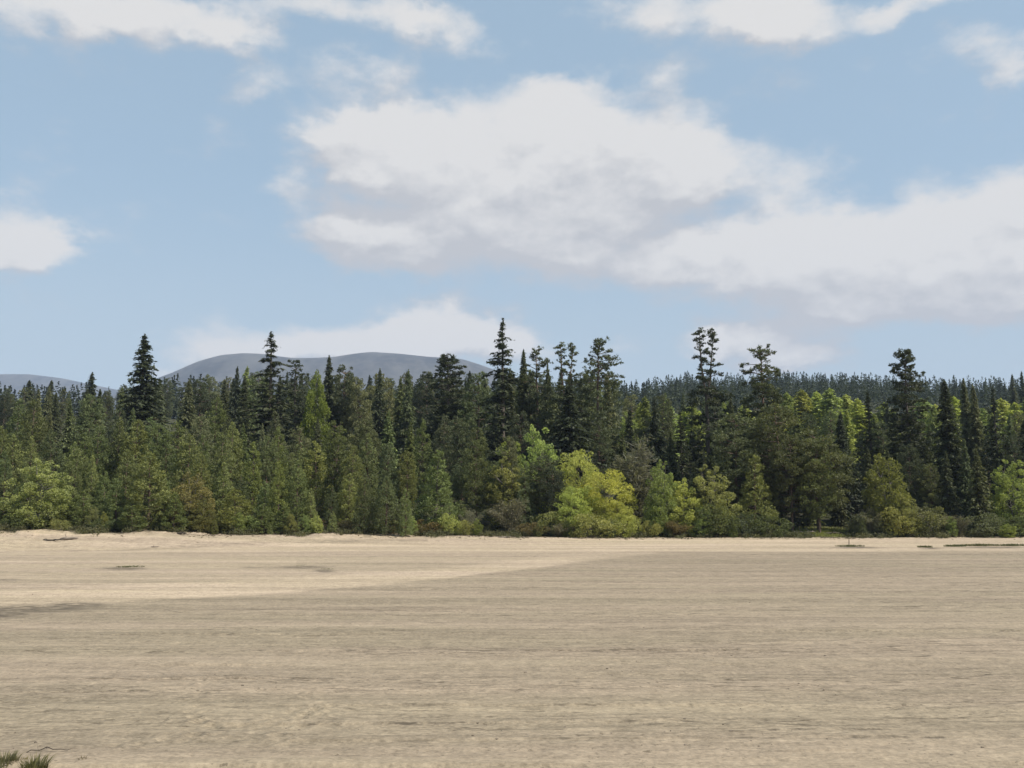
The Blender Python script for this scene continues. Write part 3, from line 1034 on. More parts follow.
# ------------------------------------------------------------------ trees one can name
HERO = [
    # tall dark spires
    (145, 333, 150, 60, 'lone', 'fir_tree', 'fir', DARK, 'tall dark fir standing alone above the wood at far left', 'o', 0),
    (272, 331, 156, 62, 'tiered', 'fir_tree', 'fir', DARK, 'tall dark fir with open tiered top against the mountain', 'g', 0),
    (503, 318, 150, 62, 'tiered', 'fir_tree', 'fir', DARK, 'tallest tree of all, slim tiered fir against a white cloud', 'g', 1),
    (93, 372, 205, 34, 'spruce', 'spruce_tree', 'spruce', DARK, 'small dark spruce tip left of the lone tall fir', 'g', None),
    (30, 380, 250, 22, 'narrow', 'spruce_tree', 'spruce', DEEP, 'thin spruce tip under the faint far left hill', 'g', None),
    (52, 380, 260, 18, 'narrow', 'spruce_tree', 'spruce', DEEP, 'second thin spruce tip under the faint left hill', 'g', None),
    (237, 366, 190, 26, 'spruce', 'spruce_tree', 'spruce', DARK, 'dark short spruce top left of the tiered fir', 'g', None),
    (248, 366, 200, 22, 'larch', 'larch_tree', 'larch', SPRING, 'thin pale green tree between two dark tops below mountain', 'g', None),
    (297, 361, 175, 28, 'scraggy', 'fir_tree', 'fir', DARK, 'small dark open top just right of the tiered fir', 'g', 0),
    (330, 355, 170, 34, 'spruce', 'spruce_tree', 'spruce', DARK, 'dark spruce top in the saddle of the mountain', 'g', None),
    (316, 370, 160, 30, 'birch', 'larch_tree', 'larch', (.155, .20, .045), 'bright green larch among dark spruces below the mountain', 'g', None),
    (345, 366, 172, 34, 'old_pine', 'pine_tree', 'pine', DEEP, 'dark blunt pine right of the saddle spruce', 'o', None),
    (380, 368, 180, 28, 'spruce', 'spruce_tree', 'spruce', DEEP, 'dark spruce top below the right mountain summit', 'g', None),
    (408, 369, 178, 26, 'spruce', 'spruce_tree', 'spruce', MID, 'green spruce tip just right of the mountain summit', 'g', None),
    (447, 358, 165, 46, 'wide_ragged', 'fir_tree', 'fir', DARK, 'broad ragged dark fir before the mountain right slope', 'g', 0),
    (478, 372, 160, 34, 'old_pine', 'pine_tree', 'pine', MID, 'rounded pine top just left of the tallest tiered fir', 'o', None),
    (524, 349, 152, 26, 'narrow', 'spruce_tree', 'spruce', DEEP, 'thin spire just right of the tallest tiered fir', 'g', None),
    (537, 349, 152, 32, 'scraggy', 'pine_tree', 'pine', DEEP, 'sparse pine top with bare limbs right of tallest fir', 'o', 1),
    (566, 345, 148, 36, 'twin_top', 'pine_tree', 'pine', DEEP, 'fork topped old pine left of the umbrella pine', 'o', 0),
    (598, 342, 148, 42, 'umbrella', 'pine_tree', 'pine', DEEP, 'umbrella topped old pine with open spreading crown', 'o', 0),
    (548, 361, 170, 14, 'narrow', 'spruce_tree', 'spruce', DEEP, 'tiny pointed spruce tip between two ragged pines', 'g', None),
    (568, 384, 134, 66, 'spruce', 'spruce_tree', 'spruce', DARK, 'broad very dark spruce cone behind the yellow willows', 'g', None),
    (705, 331, 142, 40, 'twin_top', 'fir_tree', 'fir', DARK, 'very tall twin topped dark conifer with gaps between limbs', 'g', 0),
    (760, 349, 140, 44, 'umbrella', 'pine_tree', 'pine', DEEP, 'tall old pine with fan shaped top over brownish pines', 'o', 1),
    (905, 352, 134, 38, 'wide_ragged', 'fir_tree', 'fir', DARK, 'tall shaggy dark fir with a crooked flat tip', 'g', 0),
    (943, 379, 126, 42, 'narrow', 'spruce_tree', 'spruce', DARK, 'near black narrow spruce right of the shaggy fir', 'g', None),
    (993, 386, 128, 36, 'tiered', 'spruce_tree', 'spruce', DARK, 'slim dark layered spruce behind the bright right birch', 'g', 2),
    (963, 378, 146, 26, 'narrow', 'spruce_tree', 'spruce', GREY, 'grey green thin spire between two black spruces', 'g', None),
    (972, 384, 144, 24, 'narrow', 'spruce_tree', 'spruce', GREY, 'shorter grey green spire left of the layered spruce', 'g', None),
    (868, 390, 136, 36, 'tiered', 'fir_tree', 'fir', DEEP, 'dark fir left of the shaggy tall fir', 'g', 0),
    (840, 412, 128, 36, 'spruce', 'spruce_tree', 'spruce', DARK, 'short dark spruce at the right edge of round pines', 'g', None),
    (655, 396, 134, 38, 'spruce', 'spruce_tree', 'spruce', DARK, 'dark spruce standing behind the green birch clump', 'g', None),
    (1012, 374, 330, 12, 'narrow', 'spruce_tree', 'spruce', DEEP, 'far thin spruce spire at the right edge', 'g', None),
    (1021, 371, 330, 16, 'spruce', 'spruce_tree', 'spruce', DEEP, 'far broad spruce tip cut by the right edge', 'g', None),
    (730, 398, 136, 32, 'spruce', 'spruce_tree', 'spruce', DEEP, 'dark spruce between the twin top conifer and fan pine', 'g', None),
    (680, 410, 132, 34, 'tiered', 'fir_tree', 'fir', DARK, 'dark fir filling the gap left of the twin top conifer', 'g', 1),
    (1024, 420, 128, 40, 'spruce', 'spruce_tree', 'spruce', DARK, 'dark spruce cut by the right edge above the birch', 'g', None),
    # big pines on the right
    (738, 414, 124, 50, 'old_pine', 'pine_tree', 'pine', BROWNPINE, 'shaggy olive pine below the twin top conifer', 'o', 0),
    (776, 404, 124, 54, 'old_pine', 'pine_tree', 'pine', BROWNPINE, 'large brown green pine below the fan topped pine', 'o', 1),
    (815, 431, 122, 60, 'round_pine', 'pine_tree', 'pine', BROWNPINE, 'dome shaped brownish pine with smooth rounded right side', 'o', 0),
    (788, 436, 121, 40, 'round_pine', 'pine_tree', 'pine', BROWNPINE, 'left neighbour of the dome shaped brownish pine', 'o', 1),
    (754, 455, 120, 44, 'young_pine', 'pine_tree', 'pine', OLIVE, 'lighter green pine in front of the large brown pine', 'o', 1),
    # broad-leaved trees in spring leaf, left to right
    (41, 459, 105, 58, 'round_birch', 'birch_tree', 'birch', (.25, .265, .075), 'yellow green bushy birch on the sand bank, far left', 'w', 0),
    (188, 472, 108, 44, 'round_birch', 'birch_tree', 'birch', RUST, 'rusty brown birch leafing out at the sand edge', 'w', 1),
    (205, 498, 107, 22, 'birch', 'birch_tree', 'birch', (.15, .14, .035), 'small yellowish birch against the rusty birch right side', 'w', 2),
    (438, 450, 117, 46, 'young_pine', 'larch_tree', 'larch', (.135, .165, .046), 'fresh green larch standing forward, left of the grey bush', 'g', 1),
    (532, 425, 129, 42, 'birch', 'broadleaf_tree', 'broadleaf', LIME, 'brightest lime green crown among dark spruces', 'g', 0),
    (508, 437, 128, 36, 'birch', 'broadleaf_tree', 'broadleaf', SPRING, 'green crown left of the brightest lime crown', 'g', 1),
    (512, 456, 122, 44, 'birch', 'birch_tree', 'birch', SOFT, 'dull olive birch above the grey twiggy bush', 'w', 3),
    (548, 455, 121, 36, 'old_pine', 'pine_tree', 'pine', DEEP, 'dark pine between the olive birch and yellow willow clump', 'o', 2),
    (524, 462, 119.5, 26, 'young_pine', 'pine_tree', 'pine', MID, 'narrow pine directly behind the big grey bush', 'o', 3),
    (582, 450, 124, 42, 'willow', 'willow_tree', 'willow', YELL, 'topmost yellow willow crown of the central clump', 'g', 2),
    (602, 471, 121, 58, 'willow', 'willow_tree', 'willow', YELL, 'widest yellow green willow at the centre of shore', 'g', 3),
    (573, 486, 118, 44, 'willow', 'willow_tree', 'willow', LIME, 'low bright willow lobe on left of the yellow clump', 'g', 0),
    (616, 502, 118, 32, 'willow', 'willow_tree', 'willow', YELL, 'low willow on right end of the yellow clump', 'g', 1),
    (635, 431, 128, 42, 'bare_tree', 'bare_tree', 'bare tree', TWIG, 'leafless brownish twiggy tree behind the yellow willows', 'g', 0),
    (660, 460, 118, 34, 'round_birch', 'birch_tree', 'birch', SPRING, 'fresh green upright birch right of the yellow willows', 'w', 1),
    (685, 478, 118, 32, 'birch', 'birch_tree', 'birch', YELL, 'shorter yellow birch beside the fresh green upright birch', 'w', 2),
    (714, 464, 119, 42, 'birch', 'birch_tree', 'birch', SOFT, 'olive green birch in front of the shaggy pine', 'w', 3),
    (888, 453, 119, 42, 'round_birch', 'birch_tree', 'birch', (.17, .175, .04), 'yellow green birch in front of the shaggy tall fir', 'w', 0),
    (905, 492, 117, 26, 'birch', 'birch_tree', 'birch', SOFT, 'thin olive birch at foot of the shaggy tall fir', 'w', 1),
    (1010, 458, 120, 44, 'round_birch', 'birch_tree', 'birch', SPRING, 'bright green round birch at the right edge', 'w', 2),
    (968, 500, 126, 26, 'birch', 'birch_tree', 'birch', YELL, 'small yellow sapling under the black spruces', 'w', 3),
    (700, 506, 117, 26, 'birch', 'birch_tree', 'birch', SPRING, 'little sapling below the yellow birch by the sand', 'w', 0),
    (640, 402, 175, 30, 'larch', 'larch_tree', 'larch', SPRING, 'pale larch right of the umbrella pine', 'g', None),
    (628, 412, 165, 30, 'birch', 'birch_tree', 'birch', SPRING, 'light green crown under the umbrella pine', 'w', None),
    # young pines forward of the rest on the left bank
    (85, 491, 106, 32, 'young_pine', 'pine_tree', 'pine', PINE, 'small pine right of the bushy birch', 'o', 0),
    (117, 478, 107, 34, 'young_pine', 'pine_tree', 'pine', PINE, 'young pine with pointed top over the bank log', 'o', 1),
    (150, 452, 107, 48, 'young_pine', 'pine_tree', 'pine', OLIVE, 'bigger forward pine on bare trunk rooted in sand', 'o', 2),
    (176, 492, 106, 30, 'young_pine', 'pine_tree', 'pine', PINE, 'low pine in front of the rusty birch', 'o', 3),
    (235, 488, 109, 34, 'young_pine', 'pine_tree', 'pine', OLIVE, 'low pine first right of the rusty birch', 'o', 4),
    (262, 503, 109, 26, 'young_pine', 'pine_tree', 'pine', PINE, 'knee high looking pine second right of rusty birch', 'o', 0),
    (284, 506, 110, 26, 'young_pine', 'pine_tree', 'pine', PINE, 'little pine third right of the rusty birch', 'o', 1),
    (132, 500, 105, 26, 'young_pine', 'pine_tree', 'pine', PINE, 'little pine beside the bare trunk forward pine', 'o', 2),
    (4, 478, 106, 40, 'young_pine', 'pine_tree', 'pine', DEEP, 'dark pine cut by the left edge beside the birch', 'o', 3),
    (460, 500, 118, 30, 'young_pine', 'pine_tree', 'pine', MID, 'short dark pine right of the fresh larch', 'o', 1),
]
for (a, b, D, wv, key, nm, cat, colr, lab, bk, var) in HERO:
    o = hero(a, b, D, wv, key, nm, cat, colr, lab, None, var, bk, 0.0 if key in ('twin_top',) else None)

# sunlit larches on the slope behind the right half
for k, (a, b, D) in enumerate([(786, 392, 215), (801, 389, 222), (816, 391, 228), (830, 388, 220), (846, 394, 226), (858, 398, 215), (921, 398, 214), (934, 404, 205),
                               (953, 396, 222), (980, 408, 205), (1001, 398, 218), (1015, 402, 208), (1030, 396, 220), (745, 404, 210), (665, 402, 205), (885, 402, 216),
                               (772, 400, 205), (690, 405, 210)]):
    w_ = ['left of', 'right of'][k % 2]
    hero(a, b, D, 32 + (k * 7) % 11, 'larch', 'larch_tree', 'larch', [SPRING, YELL, LIME][k % 3],
         'sunlit pale larch on the slope behind the big dark conifers', 'sunlit larches behind the dark conifers', None, 'g')

# ------------------------------------------------------------------ the massed wood, rank by rank
MARKS = [(40, 'bushy far left birch'), (93, 'small dark left spruce'), (145, 'lone tall fir'), (188, 'rusty birch'), (237, 'short dark spruce top'),
         (272, 'tiered fir'), (316, 'bright green larch'), (345, 'dark blunt pine'), (380, 'summit spruce'), (410, 'green spruce tip'), (440, 'fresh forward larch'), (478, 'rounded pine top'),
         (503, 'tallest tiered fir'), (535, 'lime green crown'), (566, 'fork topped pine'), (598, 'umbrella pine'), (635, 'leafless twiggy tree'), (660, 'upright green birch'),
         (705, 'twin top conifer'), (760, 'fan topped pine'), (815, 'dome shaped pine'), (868, 'fir beside the shaggy fir'), (905, 'shaggy tall fir'), (943, 'near black spruce'), (993, 'layered slim spruce'), (1015, 'bright right birch')]
SKYLINE = ([-60, 0, 60, 120, 150, 180, 230, 300, 420, 480, 500, 560, 605, 625, 640, 700, 760, 800, 860, 900, 960, 1024, 1090],
           [386, 386, 386, 384, 380, 375, 372, 371, 371, 370, 366, 366, 370, 384, 390, 394, 394, 404, 406, 402, 404, 404, 402])
used = {}
RANKS = [
    # depth range, height range, spacing px, rank wording
    (109, 115, 5.0, 9.0, 18, 'front rank'),
    (118, 128, 8.5, 12.5, 17, 'second rank'),
    (133, 150, 11.0, 15.5, 18, 'third rank'),
    (160, 200, 13.0, 17.5, 20, 'fourth rank'),
    (222, 275, 14.0, 18.5, 20, 'fifth rank'),
    (295, 370, 13.0, 18.0, 20, 'sixth rank'),
]
for ri, (d0_, d1_, h0, h1, sp_, words) in enumerate(RANKS):
    xq = -40.0 + random.uniform(0, 10)
    while xq < 1064:
        pxq = xq + random.uniform(-.3, .3) * sp_
        xq += sp_ * random.uniform(.85, 1.15)
        D = random.uniform(d0_, d1_)
        if ri == 0 and (pxq > 470 or abs(pxq - 40) < 22 or abs(pxq - 150) < 12 or abs(pxq - 188) < 14 or abs(pxq - 438) < 28):
            continue
        if ri == 1 and (560 < pxq < 640 or pxq > 1030 or abs(pxq - 438) < 14):
            continue
        if ri == 5 and pxq > 600:
            continue
        Hh = random.uniform(h0, h1)
        x = (pxq - 512) / F * D
        z = float(ground_h(np.array([x]), np.array([D]))[0])
        top_lim = np.interp(pxq, *SKYLINE) + random.uniform(0, 9)
        zt = EYE + (HOR - top_lim) * D / F
        if ri >= 3:
            Hh = max(9.0, min(zt - z, Hh + 8))
        Hh = min(Hh, zt - z)
        if Hh < 5:
            continue
        u_ = random.random()
        if pxq < 470:
            if ri <= 1:
                kind = 'young_pine' if u_ < (.95 if ri == 0 else .8) else 'old_pine'
                colr = [OLIVE, PINE, OLIVE, MID][random.randrange(4)]
            elif ri == 2:
                kind = 'old_pine' if u_ < .25 else ('young_pine' if u_ < .65 else 'spruce')
                colr = [PINE, MID, GREY, DEEP][random.randrange(4)]
            else:
                kind = 'spruce' if u_ < .45 else ('narrow' if u_ < .55 else ('scraggy' if u_ < .62 else 'old_pine'))
                colr = [DEEP, MID, GREY, DARK][random.randrange(4)]
        elif pxq < 640:
            kind = 'spruce' if u_ < .45 else ('tiered' if u_ < .6 else 'old_pine')
            colr = [DEEP, MID, GREY, DARK][random.randrange(4)]
        else:
            if ri <= 2:
                kind = 'spruce' if u_ < .45 else ('old_pine' if u_ < .8 else 'tiered')
                colr = [DEEP, DARK, MID, BROWNPINE][random.randrange(4)]
            else:
                kind = 'larch' if u_ < .35 else ('spruce' if u_ < .75 else 'old_pine')
                colr = SPRING if kind == 'larch' else [MID, GREY, DEEP][random.randrange(3)]
        nm, cat = {'young_pine': ('pine_tree', 'pine'), 'old_pine': ('pine_tree', 'pine'), 'scraggy': ('fir_tree', 'fir'), 'spruce': ('spruce_tree', 'spruce'), 'narrow': ('spruce_tree', 'spruce'),
                   'tiered': ('fir_tree', 'fir'), 'larch': ('larch_tree', 'larch')}[kind]
        Wm = {'young_pine': .40, 'old_pine': .28, 'scraggy': .24, 'spruce': .29, 'narrow': .22, 'tiered': .24, 'larch': .3}[kind] * Hh * random.uniform(.85, 1.2)
        cw = {DARK: 'near black', DEEP: 'dark green', MID: 'mid green', GREY: 'grey green', OLIVE: 'olive', PINE: 'plain green', BROWNPINE: 'brownish', SPRING: 'pale green'}[colr]
        mk = min(MARKS, key=lambda q: abs(q[0] - pxq))
        side = 'left of' if pxq < mk[0] - 4 else ('right of' if pxq > mk[0] + 4 else 'in line with')
        lab = f'{cw} {cat} of the {words}, {side} the {mk[1]}'
        o = plant(kind, nm, cat, x, D, Hh, Wm, colr, lab, f'{cat} trees massed in the {words}', None, 'o' if cat == 'pine' else 'g')
        used.setdefault(lab, []).append(o)
for lab, os_ in used.items():
    if len(os_) > 1:
        os_.sort(key=lambda q: q.scale[2])
        for q, w_ in zip(os_, ['shorter ', 'taller '] if len(os_) == 2 else ['shortest ', 'middle sized ', 'tallest ']):
            q['label'] = w_ + lab

# ------------------------------------------------------------------ bushes at the edge of the sand
BUSH = [
    (512, 494, 118, 52, 'grey_bush', TWIG, 'big grey twiggy bush, hardly in leaf, on the beach edge'),
    (470, 505, 117, 30, 'grey_bush', TWIG, 'smaller grey twiggy bush left of the big grey one'),
    (548, 512, 117, 34, 'bush', SOFT, 'olive bush between the grey bush and yellow willows'),
    (532, 522, 116, 26, 'bush', HEATH, 'low brown bush at foot of the grey bush'),
    (590, 514, 115, 50, 'bush', SOFT, 'broad olive bush in front of the yellow willows'),
    (560, 520, 115, 30, 'grey_bush', TWIG, 'thin grey bush left of the broad olive bush'),
    (626, 514, 116, 24, 'bush', YELL, 'yellowish bush at right foot of the willows'),
    (650, 520, 116, 20, 'bush', SOFT, 'olive bush at foot of the upright green birch'),
    (675, 518, 116, 40, 'grey_bush', HEATH, 'brownish bush under the yellow birch'),
    (716, 506, 117, 42, 'bush', MID, 'dark bush below the olive green birch'),
    (745, 512, 117, 40, 'bush', DEEP, 'dark rounded bush below the shaggy pine'),
    (770, 516, 117, 36, 'bush', MID, 'dark bush left of the sunny glade'),
    (863, 513, 118, 26, 'bush', GREY, 'grey green bush right of the sunny glade'),
    (872, 502, 118, 36, 'grey_bush', TWIG, 'grey twiggy bush left of the yellow green birch'),
    (895, 508, 117, 36, 'bush', SOFT, 'olive bush under the yellow green birch'),
    (930, 506, 118, 46, 'bush', GREY, 'pale grey bush below the near black spruce'),
    (955, 512, 117, 34, 'grey_bush', TWIG, 'twiggy bush right of the pale grey bush'),
    (980, 514, 117, 40, 'bush', GREY, 'grey green bush under the layered slim spruce'),
    (1008, 516, 117, 36, 'bush', MID, 'dark green bush under the bright right birch'),
    (1006, 523, 115, 15, 'birch', SPRING, 'tiny light green bush on the right sand edge'),
    (1032, 510, 118, 40, 'bush', HEATH, 'brown bush cut by the right edge'),
    (450, 514, 115, 24, 'bush', YELL, 'small yellow bush under the fresh forward larch'),
    (464, 520, 115, 18, 'bush', SOFT, 'small olive bush right of the yellow one'),
    (425, 519, 115, 30, 'bush', HEATH, 'first brown heathy bush left of the yellow bush'),
    (400, 520, 114, 34, 'bush', HEATH, 'second brown heathy bush from the yellow bush leftward'),
    (374, 521, 113, 30, 'bush', SOFT, 'olive low bush in the brown heath row'),
    (350, 520, 112, 28, 'bush', HEATH, 'third brown bush leftward from the yellow bush'),
    (326, 520, 112, 26, 'bush', (.10, .07, .04), 'reddish brown bush at left end of the heath row'),
    (317, 515, 110, 13, 'birch', YELL, 'tiny yellow bush on the sand by reddish brown bush'),
    (300, 522, 110, 24, 'bush', (.10, .07, .04), 'reddish low bush right of the little pines'),
    (62, 519, 103, 20, 'bush', SOFT, 'low bush under the bushy birch right side'),
    (100, 518, 105, 24, 'bush', MID, 'dark low bush between two young pines'),
    (14, 516, 103, 34, 'bush', MID, 'dark bush at the left edge on the bank'),
    (206, 518, 107, 18, 'bush', (.16, .14, .035), 'mustard coloured bush below the rusty birch'),
    (250, 516, 109, 22, 'bush', SPRING, 'fresh green bush between two little pines'),
]
for k, (a, b, D, wv, key, colr, lab) in enumerate(BUSH):
    hero(a, b, D, wv, key, 'bush', 'bush', colr, lab, None, k, 'g')

# saplings stepping out of the wood on to the sand
for k, a in enumerate([22, 58, 98, 108, 160, 196, 218, 243, 256, 273, 293, 306, 334, 362, 388, 412, 430, 478, 538, 566, 610, 668, 730, 858, 918, 946, 990]):
    mk = min(MARKS, key=lambda q: abs(q[0] - a))
    side = 'left of' if a < mk[0] - 4 else ('right of' if a > mk[0] + 4 else 'in line with')
    D = float(np.interp(a, [0, 250, 480, 1024], [103.5, 108, 115.5, 117])) + random.uniform(-1.0, .8)
    pin = random.random() < .65
    hh = random.uniform(1.2, 3.0)
    plant('young_pine' if pin else 'birch', 'pine_sapling' if pin else 'birch_sapling', 'sapling', (a - 512) / F * D, D, hh, hh * .55, [OLIVE, PINE, MID][k % 3] if pin else [SOFT, SPRING][k % 2],
          ('small pine' if pin else 'small leafy birch') + f' sapling at the sand edge, {side} the {mk[1]}', 'saplings along the sand edge')

# ground cover along the edge of the wood and on the floor between the trees
gc = MB()
r = np.random.default_rng(77)
n = 4200
pxs = r.uniform(-80, 1110, n)
dd = np.interp(pxs, [0, 250, 480, 1024], [103, 108, 116, 118]) + np.abs(r.normal(size=n)) * 4.0 - 1.0 + (fbm(pxs * .05, pxs * 0, 4) - .5) * 9 + r.normal(size=n) * .7
for q in range(n):
    D = dd[q]
    x = (pxs[q] - 512) / F * D
    if 785 < pxs[q] < 842 and D > 117.5:
        continue
    z = float(ground_h(np.array([x]), np.array([D]))[0])
    puff(gc, np.array([x, D, z + .12 + .5 * r.random() ** 3]), r.uniform(.15, .58), .8, 34, .20, r, r.random(), .7, .4, .2)
g_ = link('undergrowth', gc.mesh('undergrowth', FOL))
g_.color = (.100, .098, .042, 1)
setting(g_, 'stuff', 'low brown green heath and shrub growth along the wood edge')
# twigs and bark washed up along the edge of the wood
lt = MB()
n = 3600
pq = r.uniform(-60, 1090, n)
dq = np.interp(pq, [0, 250, 480, 1024], [101.5, 106.5, 114.5, 116.5]) + r.normal(size=n) * 1.5 + (fbm(pq * .04, pq * 0 + 4, 3) - .5) * 6
xq_ = (pq - 512) / F * dq
A = norm(np.stack([r.normal(size=n), r.normal(size=n) * .5, r.normal(size=n) * .18 + .05], -1))
lt.leaves(np.stack([xq_, dq, ground_h(xq_, dq) + .04], -1), A, norm(np.cross(A, unit(n, r))), r.uniform(.15, .8, n), r.uniform(.03, .09, n), r.random(n))
g_ = link('twig_litter', lt.mesh('twig_litter', FOL))
g_.color = (.10, .080, .055, 1)
setting(g_, 'stuff', 'brown twigs and bark washed up along the wood edge')
# grass of the sunny glade
gl = MB()
n = 9000
x = dcx + r.normal(size=n) * 3.2
y = 120.5 + r.normal(size=n) * 1.6
z = ground_h(x, y)
A = norm(r.normal(size=(n, 3)) * .4 + [0, 0, 1])
gl.leaves(np.stack([x, y, z + .12], -1), A, norm(np.cross(A, unit(n, r))), .34, .05, r.random(n))
g_ = link('glade_grass', gl.mesh('glade_grass', LEAF))
g_.color = (.20, .21, .06, 1)
setting(g_, 'stuff', 'sunlit yellow green grass in the gap under the pines')

# ------------------------------------------------------------------ far-off wood on the hill
ff = MB()
r = np.random.default_rng(91)
pts = []
for q in range(5200):
    D = 380 + 380 * r.random() ** 0.8
    a = r.uniform(-200, 1230)
    if a < 560 and D > 470:
        continue
    if a > 600 and D < 400 and False:
        continue
    pts.append(((a - 512) / F * D, D))
pts = np.array(pts)
hz = ground_h(pts[:, 0], pts[:, 1])
tier = np.linspace(0, 1, 9)
for (x, y), z in zip(pts, hz):
    pxq = 512 + F * x / y
    H = 6 + 10 * r.random() ** 1.3
    if pxq < 600:
        lim_ = EYE + (HOR - (np.interp(pxq, [-60, 100, 200, 500, 600], [384, 383, 374, 372, 372]) + r.uniform(-3, 7))) * y / F
        H = min(H + 7, max(6, lim_ - z))
    R = H * r.uniform(.16, .34)
    rd = r.uniform(.45, 1.0)
    k = 96
    t = r.random(k) ** .8
    az = r.uniform(0, 6.28, k)
    rho = R * (1 - t) ** rd * r.uniform(.35, 1, k)
    P = np.stack([x + rho * np.cos(az), y + rho * np.sin(az), z + H * (.08 + .92 * t) - .3 * rho], -1)
    A = norm(np.stack([np.cos(az), np.sin(az), -.5 + .9 * t ** 3 + r.normal(size=k) * .3], -1))
    S = norm(np.cross(A, unit(k, r) + [0, 0, 1.5]))
    ff.leaves(P, A, S, H * .15 * (1.15 - .75 * t), H * .085 * (1.15 - .7 * t), np.clip(.6 * r.random() + .4 * r.random(k), 0, 1))
    A = np.array([[0, 0, 1.0], [0, 0, 1.0]])
    ff.leaves(np.array([[x, y, z + H * .93]] * 2), A, np.array([[1.0, 0, 0], [0, 1.0, 0]]), H * .12, H * .03, np.array([.3, .3]))
f_ = link('distant_forest', ff.mesh('distant_forest', FOL))
f_.color = (.046, .058, .030, 1)
setting(f_, 'stuff', 'far conifer plantation covering the hill behind the wood')


# ------------------------------------------------------------------ small things on the sand
def wood_mat(name, c1, c2):
    m, t, out = new_mat(name)
    tcx = t.n('ShaderNodeTexCoord')
    nz = t.noise(t.vmath('MULTIPLY', tcx.outputs['Object'], (2, 14, 14)), 1.5, 5, .6)
    b = t.n('ShaderNodeBsdfPrincipled')
    t.l(t.mix(nz, c1, c2), b.inputs['Base Color'])
    b.inputs['Roughness'].default_value = .9
    t.l(b.outputs[0], out.inputs[0])
    return m


DRIFT = wood_mat('driftwood', (.09, .07, .05, 1), (.28, .23, .18, 1))
DARKW = wood_mat('wet_wood', (.025, .02, .014, 1), (.09, .07, .05, 1))


def flat_at(pxl, pyl):
    """the point of the ground that is seen at a pixel"""
    d = ray(pxl, pyl)
    lo, hi = 4.0, 135.0
    for _ in range(50):
        m = (lo + hi) / 2
        pz = EYE + d[2] / d[1] * m
        gz = float(ground_h(np.array([d[0] / d[1] * m]), np.array([m]))[0])
        if pz > gz:
            lo = m
        else:
            hi = m
    return np.array([d[0] / d[1] * lo, lo, float(ground_h(np.array([d[0] / d[1] * lo]), np.array([lo]))[0])])


def log(pxl, pyl, Lm, rad, rot, label, mat=DRIFT, branches=2, seed=0, name='driftwood_log', cat='log'):
    rr_ = np.random.default_rng(seed)
    p = flat_at(pxl, pyl)
    m = MB()
    s = np.linspace(-.5, .5, 9)
    pts = np.stack([s * Lm, rr_.normal(size=9) * .03 * Lm, rad * .7 + rr_.normal(size=9) * .02 * Lm + .06 * Lm * (s + .5) * .5], -1)
    rads = rad * np.array([.05, .8, 1, .95, .9, .85, .75, .6, .08]) * rr_.uniform(.9, 1.1, 9)
    m.tube(pts, rads, 8)
    o = link(name, m.mesh(name, mat, True), None, p)
    o.rotation_euler = (0, 0, rot)
    for b in range(branches):
        q = pts[3 + b * 2 if 3 + b * 2 < 8 else 6]
        m2 = MB()
        d = norm(np.array([[rr_.normal() * .6, rr_.normal() * .5, .8]]))[0]
        ln = Lm * rr_.uniform(.15, .3)
        m2.tube(np.stack([q, q + d * ln * .5 + rr_.normal(size=3) * .03, q + d * ln]), [rad * .4, rad * .28, rad * .06], 5)
        link('branch', m2.mesh('branch', mat, True), o)
    tag(o, label, cat)
    return o


log(69, 539.5, 2.0, .14, .1, 'bleached forked log lying on the sand bank, far left', DRIFT, 2, 1)
log(52, 541, 2.6, .10, -.25, 'dark root lying in shade under the bushy birch', DARKW, 1, 2)
log(155, 547, .9, .05, .3, 'pale bit of driftwood on the drift line', DRIFT, 1, 3)
log(247, 531.5, 1.6, .14, .2, 'broken log beside the little pines on the bank', DARKW, 2, 4)
log(182, 534, 1.5, .12, -.4, 'dark stump root below the low pine', DARKW, 2, 5)
log(505, 538, 1.8, .10, .05, 'grey log at foot of the big grey bush', DRIFT, 2, 6)
log(805, 533.5, 4.0, .16, .03, 'pinkish grey fallen trunk under the dome shaped pine', DRIFT, 3, 7)
log(835, 534.5, 3.0, .14, -.1, 'dark fallen branch below the sunny glade', DARKW, 2, 8)
log(46, 751.5, 1.1, .010, .05, 'thin dark stick lying by the grass tuft, bottom left', DARKW, 1, 9, 'stick', 'stick')


def post(pxl, pyl, h, label):
    p = flat_at(pxl, pyl)
    m = MB()
    z = np.linspace(-.3, 1, 6)
    m.tube(np.stack([z * 0 + z * .04 * h, z * 0, z * h], -1), np.array([.05, .05, .045, .045, .04, .01]), 8)
    o = link('wooden_post', m.mesh('wooden_post', DARKW, True), None, p)
    tag(o, label, 'post')


post(849, 545.6, .85, 'lone thin wooden post on the dark weed bank')


